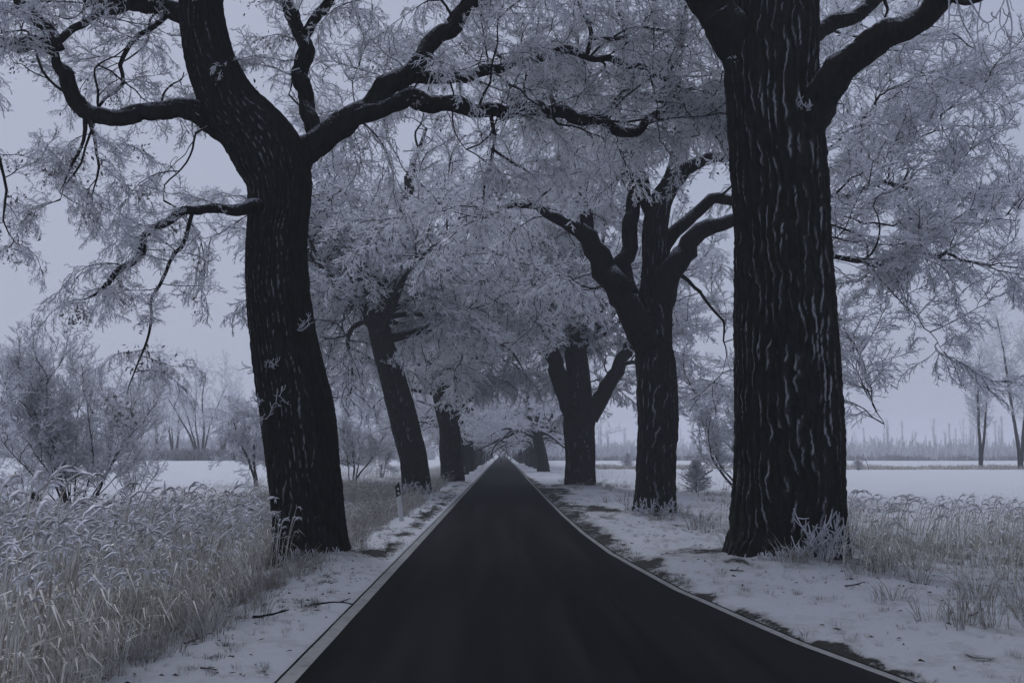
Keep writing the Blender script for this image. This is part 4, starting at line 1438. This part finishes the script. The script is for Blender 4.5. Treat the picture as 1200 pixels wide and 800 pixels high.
def scatter_xy(rng, n, x0, x1, y0, y1, keep=None):
    X, Y = rng.uniform(x0, x1, n), rng.uniform(y0, y1, n)
    k = visible(X, Y)
    if keep is not None:
        k &= keep(X, Y)
    return X[k], Y[k]


def edge_left(X, Y):
    """inside the reed belt: its road-side edge is ragged"""
    s = -1.72 - X
    e = 1.25 + 0.35 * pnoise(Y * 0.45, 2.2) + 0.15 * pnoise(Y * 1.7, 5.2)
    clear = np.hypot(X - L1[0], Y - 18.9) > 0.85
    front = ~((np.abs(X - L1[0]) < 0.75) & (Y < 18.9) & (Y > 16.4))
    return (s > e) & clear & front


X, Y_ = scatter_xy(rng, 6200, -9.5, -2.9, 7, 21, edge_left)
patch = 0.5 + 0.5 * pnoise(X * 0.7, Y_ * 0.7, 8.8)
s_ = -1.72 - X
H = np.maximum(0.5, (1.80 - Y_ * 0.037) - ground_z(X, Y_)) * np.where(rng.uniform(0, 1, len(X)) < 0.08, rng.uniform(1.0, 1.22, len(X)), rng.uniform(0.55, 1.0, len(X))) * (0.72 + 0.36 * patch)
reed_bed('reed_bed', X, Y_, H, 'dense belt of frosted reeds with drooping plumes in the left ditch', rng, 1.1)
X, Y_ = scatter_xy(rng, 4200, -16, -3.1, 20, 46, lambda x, y: edge_left(x, y) & ((x < -5.2) | (pnoise(x * 0.6, y * 0.5) > 0.05)))
H = np.maximum(0.55, (1.72 - Y_ * 0.040) - ground_z(X, Y_)) * rng.uniform(0.6, 1.05, len(X))
reed_bed('reed_bed', X, Y_, H, 'farther frosted reeds running along the ditch behind the leaning oak', rng, 1.5)
X, Y_ = scatter_xy(rng, 2400, -15, -3.0, 40, 130, lambda x, y: (-1.72 - x > 1.2) & (pnoise(x * 0.3, y * 0.2) > -0.35))
H = rng.uniform(0.4, 0.85, len(X))
reed_bed('reed_bed', X, Y_, H, 'misty low reeds and weeds beside the far left trunks', rng, 2.2)
keep_r = lambda x, y: (np.hypot(x - R1[0], y - 18.7) > 1.35) & (pnoise(x * 0.5, y * 0.35, 3.3) > -0.15) & (x - road_r(y) > 2.6 + 0.5 * pnoise(y * 0.5, 7.7))
X, Y_ = scatter_xy(rng, 1000, 4.9, 14, 15, 27, keep_r)
H = rng.uniform(0.62, 1.2, len(X)) * smooth(13.5, 18.0, Y_ + (X - 5) * 0.6) + 0.12
reed_bed('reed_bed', X, Y_, H, 'thin stand of frosted reeds on snow beside the massive trunk', rng, 1.7)
X, Y_ = scatter_xy(rng, 1500, 4.4, 22, 26, 48, lambda x, y: (x - road_r(y) > 2.3) & (np.hypot(x - R2[0], y - 31.5) > 1.2) & (pnoise(x * 0.4, y * 0.25, 1.3) > -0.05))
H = rng.uniform(0.25, 0.62, len(X))
reed_bed('reed_bed', X, Y_, H, 'scattered frosted weeds and reeds on the meadow past the massive trunk', rng, 1.6)
X, Y_ = scatter_xy(rng, 1400, 4.0, 30, 48, 120, lambda x, y: (x - road_r(y) > 2.0) & (x < 6 + y * 0.11) & (pnoise(x * 0.2, y * 0.15, 6.3) > -0.2))
H = rng.uniform(0.25, 0.6, len(X))
reed_bed('reed_bed', X, Y_, H, 'misty weeds of the meadow behind the fork-trunked oaks', rng, 2.4)

# grass
TUFT_F = [tuft_mesh('t', rng, 20, 1.0, 0.55, None, 0.017, 1.0) for k in range(9)]
TUFT_L = [tuft_mesh('t', rng, 22, 1.0, 0.9, None, 0.022, 1.3) for k in range(5)]


def grass(name, X, Y, H, mat, label, rng, tpl=TUFT_F, wide=1.0):
    Z = ground_z(X, Y)
    V, F, Mi = scatter(tpl, X, Y, Z, H, rng.uniform(0, 6.28, len(X)), rng, H * wide)
    link(name, make_mesh(name, V, F, [mat], Mi), kind='stuff', label=label, category='grass')


# frosted grass skirting the reed belt
X, Y_ = scatter_xy(rng, 2400, -5.0, -2.55, 7, 40, lambda x, y: (np.abs(-1.72 - x - 1.2 - 0.35 * pnoise(y * 0.45, 2.2)) < 0.28 + 0.25 * pnoise(x * 2, y * 2, 1)) & (np.hypot(x - L1[0], y - 18.9) > 0.7))
grass('frosted_grass', X, Y_, rng.uniform(0.06, 0.34, len(X)) * rng.uniform(0.5, 1.0, len(X)), M_GRASS_F, 'low frosted grass at the foot of the reed belt', rng)
# undergrowth inside the reeds
X, Y_ = scatter_xy(rng, 900, -9, -2.9, 7, 22, edge_left)
grass('frosted_grass', X, Y_, rng.uniform(0.15, 0.42, len(X)), M_REED, 'bleached matted grass among the near reeds', rng, TUFT_F, 0.8)
X, Y_ = scatter_xy(rng, 1300, -11, -3.0, 22, 75, lambda x, y: (-1.72 - x > 1.0 + 0.3 * pnoise(y * 0.4, 2.2)) & (np.hypot(x - L2[0], y - 47) > 1))
grass('frosted_grass', X, Y_, rng.uniform(0.2, 0.6, len(X)), M_GRASS_F, 'tall frosted grass between the left trunks', rng, TUFT_F, 1.2)
# right side
X, Y_ = scatter_xy(rng, 1000, 4.2, 13, 11, 27, lambda x, y: (x - road_r(y) > 1.9 + 0.6 * pnoise(y * 0.5, 7.7)) & (pnoise(x * 0.9, y * 0.7, 3.3) > 0.0) & (np.hypot(x - R1[0], y - 18.7) > 1.2))
grass('frosted_grass', X, Y_, rng.uniform(0.12, 0.42, len(X)), M_GRASS_F, 'tussocks of frosted grass on the snow beside the massive trunk', rng)
X, Y_ = scatter_xy(rng, 900, 3.4, 16, 26, 70, lambda x, y: (x - road_r(y) > 1.6) & ((np.hypot(x - R2[0], y - 31.5) < 1.9) | (np.hypot(x - R3[0], y - 58.5) < 2.2) | (pnoise(x * 0.5, y * 0.4, 5.3) > 0.25)) & (np.hypot(x - R2[0], y - 31.5) > .7))
grass('frosted_grass', X, Y_, rng.uniform(0.15, 0.45, len(X)), M_GRASS_F, 'frosted grass around the feet of the fork-trunked oaks', rng, TUFT_F, 1.4)
# bare dark grass showing through the snow on both verges
X, Y_ = scatter_xy(rng, 2200, -2.5, -1.84, 6, 60, lambda x, y: (fbm(x * 1.3, y * 0.55, 5.0, 3) > 0.2))
grass('verge_grass', X, Y_, rng.uniform(0.02, 0.06, len(X)), M_GRASS_D, 'dark flattened grass poking through snow along the left road edge', rng, TUFT_L, 1.2)
X, Y_ = scatter_xy(rng, 2600, 1.8, 4.6, 8, 70, lambda x, y: (x - road_r(y) > 0.06) & (x - road_r(y) < np.interp(y, [0, 10, 14, 18, 24, 30, 36, 45, 60, 90], [0.14, 0.14, 0.2, 0.3, 0.45, 0.5, 0.7, 0.6, 0.4, 0.2])))
grass('verge_grass', X, Y_, rng.uniform(0.02, 0.08, len(X)), M_GRASS_D, 'dark flattened grass strip along the right road edge', rng, TUFT_L, 1.1)
# sparse frosted blades on the open snow
X, Y_ = scatter_xy(rng, 900, 2.6, 9, 8, 32, lambda x, y: x - road_r(y) > 0.35)
grass('frosted_grass', X, Y_, rng.uniform(0.03, 0.09, len(X)), M_GRASS_F, 'short frosted blades sprinkled over the right verge', rng, TUFT_L, 0.8)
X, Y_ = scatter_xy(rng, 500, -3.0, -1.9, 7, 50)
grass('frosted_grass', X, Y_, rng.uniform(0.03, 0.08, len(X)), M_GRASS_F, 'short frosted blades sprinkled over the left verge', rng, TUFT_L, 0.8)


def litter(name, X, Y, label, rng):
    n = len(X)
    Z = ground_z(X, Y) + 0.012
    a, L, w = rng.uniform(0, 6.28, n), rng.uniform(0.012, 0.055, n), rng.uniform(0.004, 0.016, n)
    c, sn = np.cos(a), np.sin(a)
    up = rng.uniform(0.0, 0.03, n)
    q = [np.stack([X + u * L * c - v * w * sn, Y + u * L * sn + v * w * c, Z + k * up], 1) for u, v, k in ((-1, 0, 0), (0, -1, 1), (1, 0, 0.4), (0, 1, 0.1))]
    V = np.stack(q, 1).reshape(-1, 3)
    link(name, make_mesh(name, V, np.arange(4 * n).reshape(-1, 4), [M_LITTER], smooth_=False), kind='stuff', label=label, category='litter')


M_LITTER = mat_frost('leaf_litter', (0.022, 0.018, 0.014), (0.14, 0.12, 0.10), 0.35, 0.75, 14.0)
X, Y_ = scatter_xy(rng, 3000, 2.2, 10, 8, 42, lambda x, y: (x - road_r(y) > 0.05) & (rng.uniform(0, 1, len(x)) < 0.35 + 0.5 * pnoise(x * 0.9, y * 0.7, 2.0)))
litter('leaf_litter', X, Y_, 'dark specks of leaf and twig litter on the snow of the right verge', rng)
X, Y_ = scatter_xy(rng, 1500, -3.1, -1.8, 7, 45, lambda x, y: rng.uniform(0, 1, len(x)) < 0.4 + 0.5 * pnoise(x * 1.3, y * 0.9, 2.0))
litter('leaf_litter', X, Y_, 'dark specks of leaf and twig litter on the snow of the left verge', rng)


def hedge(name, x0, x1, y, h, label, n, seed, mat=M_HEDGE, dep=4.0):
    rng = np.random.RandomState(seed)
    X = rng.uniform(x0, x1, n)
    Y = y + rng.uniform(-dep / 2, dep / 2, n)
    Hh = h * rng.uniform(0.5, 1.1, n) * (0.75 + 0.5 * pnoise(X * 0.12, Y * 0.0 + seed))
    Z = ground_z(X, Y)
    tpl = [tuft_mesh("t", rng, 9, 1.0, 0.5, None, 0.065, 0.5) for k in range(4)]
    V, F, Mi = scatter(tpl, X, Y, Z, Hh, rng.uniform(0, 6.28, n), rng, Hh * 1.2)
    link(name, make_mesh(name, V, F, [mat], Mi), kind='stuff', label=label, category='hedge')


hedge('hedge', P(-120, 500, 225)[0], P(130, 500, 225)[0], 225, 4.6, 'dark hedge at the far edge of the left field behind the big shrub', 700, 1)
hedge('hedge', P(130, 500, 180)[0], P(420, 500, 180)[0], 180, 2.4, 'low dusky hedge at the feet of the far left trees', 760, 2)
hedge('field_margin', P(690, 500, 148)[0], P(1330, 500, 148)[0], 148, 0.75, 'strip of dry grass along the far edge of the right field', 1500, 3, M_REED, 8)
hedge('hedge', P(640, 500, 300)[0], P(1330, 500, 300)[0], 300, 1.8, 'faint scrub under the poplars beyond the right field', 1000, 5)

hedge('far_wood', P(600, 500, 440)[0], P(1340, 500, 440)[0], 440, 8.0, 'pale misty wood on the horizon behind the poplars', 900, 8, M_POPLAR_MIST, 30)
hedge('far_wood', P(-150, 500, 330)[0], P(500, 500, 330)[0], 330, 8.0, 'pale misty wood on the horizon behind the left field', 900, 9, M_POPLAR_MIST, 30)


def copy_tree(src, px, y, rz, s, label):
    t = src.copy()
    col.objects.link(t)
    t.location = on_field(px, y)
    t.rotation_euler = (0, 0, rz)
    t.scale = (s, s, s)
    t['label'] = label
    for ch in src.children:
        c = ch.copy()
        col.objects.link(c)
        c.parent = t


for px, y, rz, s_, k, lab in [(205, 215, 1.0, 0.95, 0, 'frosted tree between the slim tree and the round one on the left field edge'),
                              (285, 195, 2.0, 0.8, 2, 'pale bushy tree touching the leaning trunk, on the far left field edge'),
                              (160, 235, 4.0, 0.95, 0, 'misty tree beside the tall slim one on the far left field edge'),
                              (95, 250, 5.0, 0.9, 2, 'misty tree just behind the big many-stemmed shrub'),
                              (430, 185, 3.0, 0.9, 6, 'misty tree beyond the low round bush left of the avenue'),
                              (385, 150, 0.5, 0.75, 6, 'pale bushy tree beyond the meadow beside the leaning oak')]:
    copy_tree(BELT[k], px, y, rz, s_, lab)

# ------------------------------------------------------------------ small things
M_POST = mat_plain('post_white', (0.50, 0.50, 0.51), 0.5, 0.15)
M_BLACK = mat_plain('post_black', (0.012, 0.012, 0.013), 0.5)
M_REFL = mat_plain('post_reflector', (0.55, 0.55, 0.56), 0.25, 0.1)


def prism(profile, z0, z1, slope0=0.0, slope1=0.0):
    n = len(profile)
    V = [(x, y, z0 + slope0 * x) for x, y in profile] + [(x, y, z1 + slope1 * x) for x, y in profile]
    quads = [(i, (i + 1) % n, (i + 1) % n + n, i + n) for i in range(n)]
    return V, quads, [tuple(range(n))[::-1], tuple(range(n, 2 * n))]


def prism_obj(name, profile, z0, z1, mat, parent, slope0=0.0, slope1=0.0):
    V, q, caps = prism(profile, z0, z1, slope0, slope1)
    me = bpy.data.meshes.new(name)
    me.from_pydata(V, [], q + caps)
    me.materials.append(mat)
    return link(name, me, parent)


def marker_post(x, y, label, tilt):
    t = thing('marker_post', (x, y, gz(x, y) - 0.04), label, 'post')
    prof = [(-0.060, 0.045), (-0.052, -0.035), (-0.020, -0.060), (0.020, -0.060), (0.052, -0.035), (0.060, 0.045), (0.0, 0.062)]
    big = [(a * 1.03, b * 1.03) for a, b in prof]
    prism_obj('post_body', prof, 0.0, 0.66, M_POST, t, 0, 0.5)
    prism_obj('black_band', big, 0.66, 0.91, M_BLACK, t, 0.5, 0.5)
    prism_obj('cap', prof, 0.912, 0.96, M_BLACK, t, 0.5, 0.9)
    rp = [(-0.022, -0.066), (0.022, -0.066), (0.022, -0.0625), (-0.022, -0.0625)]
    prism_obj('reflector', rp, 0.70, 0.75, M_REFL, t)
    prism_obj('reflector', rp, 0.81, 0.86, M_REFL, t)
    t.rotation_euler = (0, tilt, 0.15)


pp = P(471, 611, 28.5)
marker_post(pp[0], 28.5, 'leaning white roadside marker post with a black band on the left verge', -0.13)


def broken_post(px, y, h, w, label, seed):
    rng = np.random.RandomState(seed)
    x, y, z = on_field(px, y)
    t = thing('broken_trunk_stub', (x, y, z - 0.05), label, 'stump')
    pts = np.array([[0, 0, 0], [0.02, 0, h * 0.4], [0.03, 0, h * 0.8], [0.06, 0, h]])
    p, r = resample(pts, [w * 1.2, w, w * 0.95, w * 0.9], 0.05)
    V, F, _ = limb_mesh([(p, r)], bark=0.2).arrays()
    link('stub', make_mesh('stub', V, F, [M_WOOD]), t)
    a = np.arange(12) * 2 * np.pi / 12
    cap = np.stack([p[-1][0] + np.cos(a) * w * 0.95, np.sin(a) * w * 0.95, p[-1][2] + 0.05 * np.sin(a * 2 + 1) + 0.02], 1)
    me = bpy.data.meshes.new('broken_top')
    me.from_pydata([tuple(v) for v in cap] + [(p[-1][0], 0, p[-1][2] - 0.04)], [], [(i, (i + 1) % 12, 12) for i in range(12)])
    me.materials.append(M_WOOD)
    link('broken_top', me, t)


broken_post(44, 22.5, 1.25, 0.13, 'dark broken stub of a trunk sticking up among the reeds below the big shrub', 71)


def stick(px, py, L, ang, label, seed, r=0.012):
    rng = np.random.RandomState(seed)
    d = FPX * CAMZ / (py - HOR)
    x = (px - VPX) / FPX * d
    z = gz(x, d) + 0.015
    t = thing('fallen_stick', (x, d, z), label, 'stick')
    pts, rad = wander((0, 0, 0.01), (math.cos(ang), math.sin(ang), 0.02), L, r, r * 0.4, rng, 7, 0.18)
    pts[:, 2] = np.abs(pts[:, 2] - 0.01) * 0.3 + 0.012
    lines = [(pts, rad)]
    for k in range(2):
        i = int(len(pts) * rng.uniform(0.3, 0.7))
        q, rr = wander(pts[i], (math.cos(ang + rng.choice([-0.7, 0.7])), math.sin(ang + 0.6), 0.1), L * 0.3, r * 0.6, r * 0.3, rng, 5, 0.2)
        lines.append((q, rr))
    V, F, _ = limb_mesh(lines).arrays()
    link('wood', make_mesh('wood', V, F, [M_WOOD]), t)


stick(302, 728, 0.42, 0.3, 'dark forked stick lying on the snow of the left verge', 1, 0.016)
stick(368, 714, 0.55, 0.1, 'thin straight stick reaching over the left road edge line', 2)
stick(852, 671, 0.22, -0.5, 'short dark twig on the snow before the massive trunk', 3)
stick(985, 688, 0.35, 0.2, 'crooked twig lying on snow to the side of the massive trunk', 4)
stick(1130, 722, 0.3, 0.7, 'curved twig near the tussocks of the right verge', 5)
stick(225, 752, 0.25, 1.0, 'short twig on open snow near the reed edge', 6, 0.008)
stick(244, 785, 0.2, -0.4, 'tiny dark twig on the snow at the near end of the left verge', 7, 0.008)

# ------------------------------------------------------------------ the misty air
def haze():
    m = bpy.data.materials.new('mist')
    m.use_nodes = True
    ns, ls = m.node_tree.nodes, m.node_tree.links
    ns.clear()
    v = ns.new('ShaderNodeVolumePrincipled')
    v.inputs['Color'].default_value = (0.93, 0.94, 1.0, 1)
    v.inputs['Density'].default_value = 0.0011
    v.inputs['Anisotropy'].default_value = 0.0
    o = ns.new('ShaderNodeOutputMaterial')
    ls.new(v.outputs[0], o.inputs['Volume'])
    x0, x1, y0, y1, z0, z1 = -1700, 1700, -60, 2500, -2.0, 34.0
    V = [(x, y, z) for z in (z0, z1) for y in (y0, y1) for x in (x0, x1)]
    F = [(0, 2, 3, 1), (4, 5, 7, 6), (0, 1, 5, 4), (1, 3, 7, 5), (3, 2, 6, 7), (2, 0, 4, 6)]
    me = bpy.data.meshes.new('haze')
    me.from_pydata(V, [], F)
    me.materials.append(m)
    link('haze', me, kind='stuff')


haze()
_c = {}
for me in bpy.data.meshes:
    _c[me.name.split('.')[0]] = _c.get(me.name.split('.')[0], 0) + 2 * len(me.polygons)
print('tris', sum(_c.values()), 'objects', len(bpy.data.objects), sorted(_c.items(), key=lambda x: -x[1])[:14])
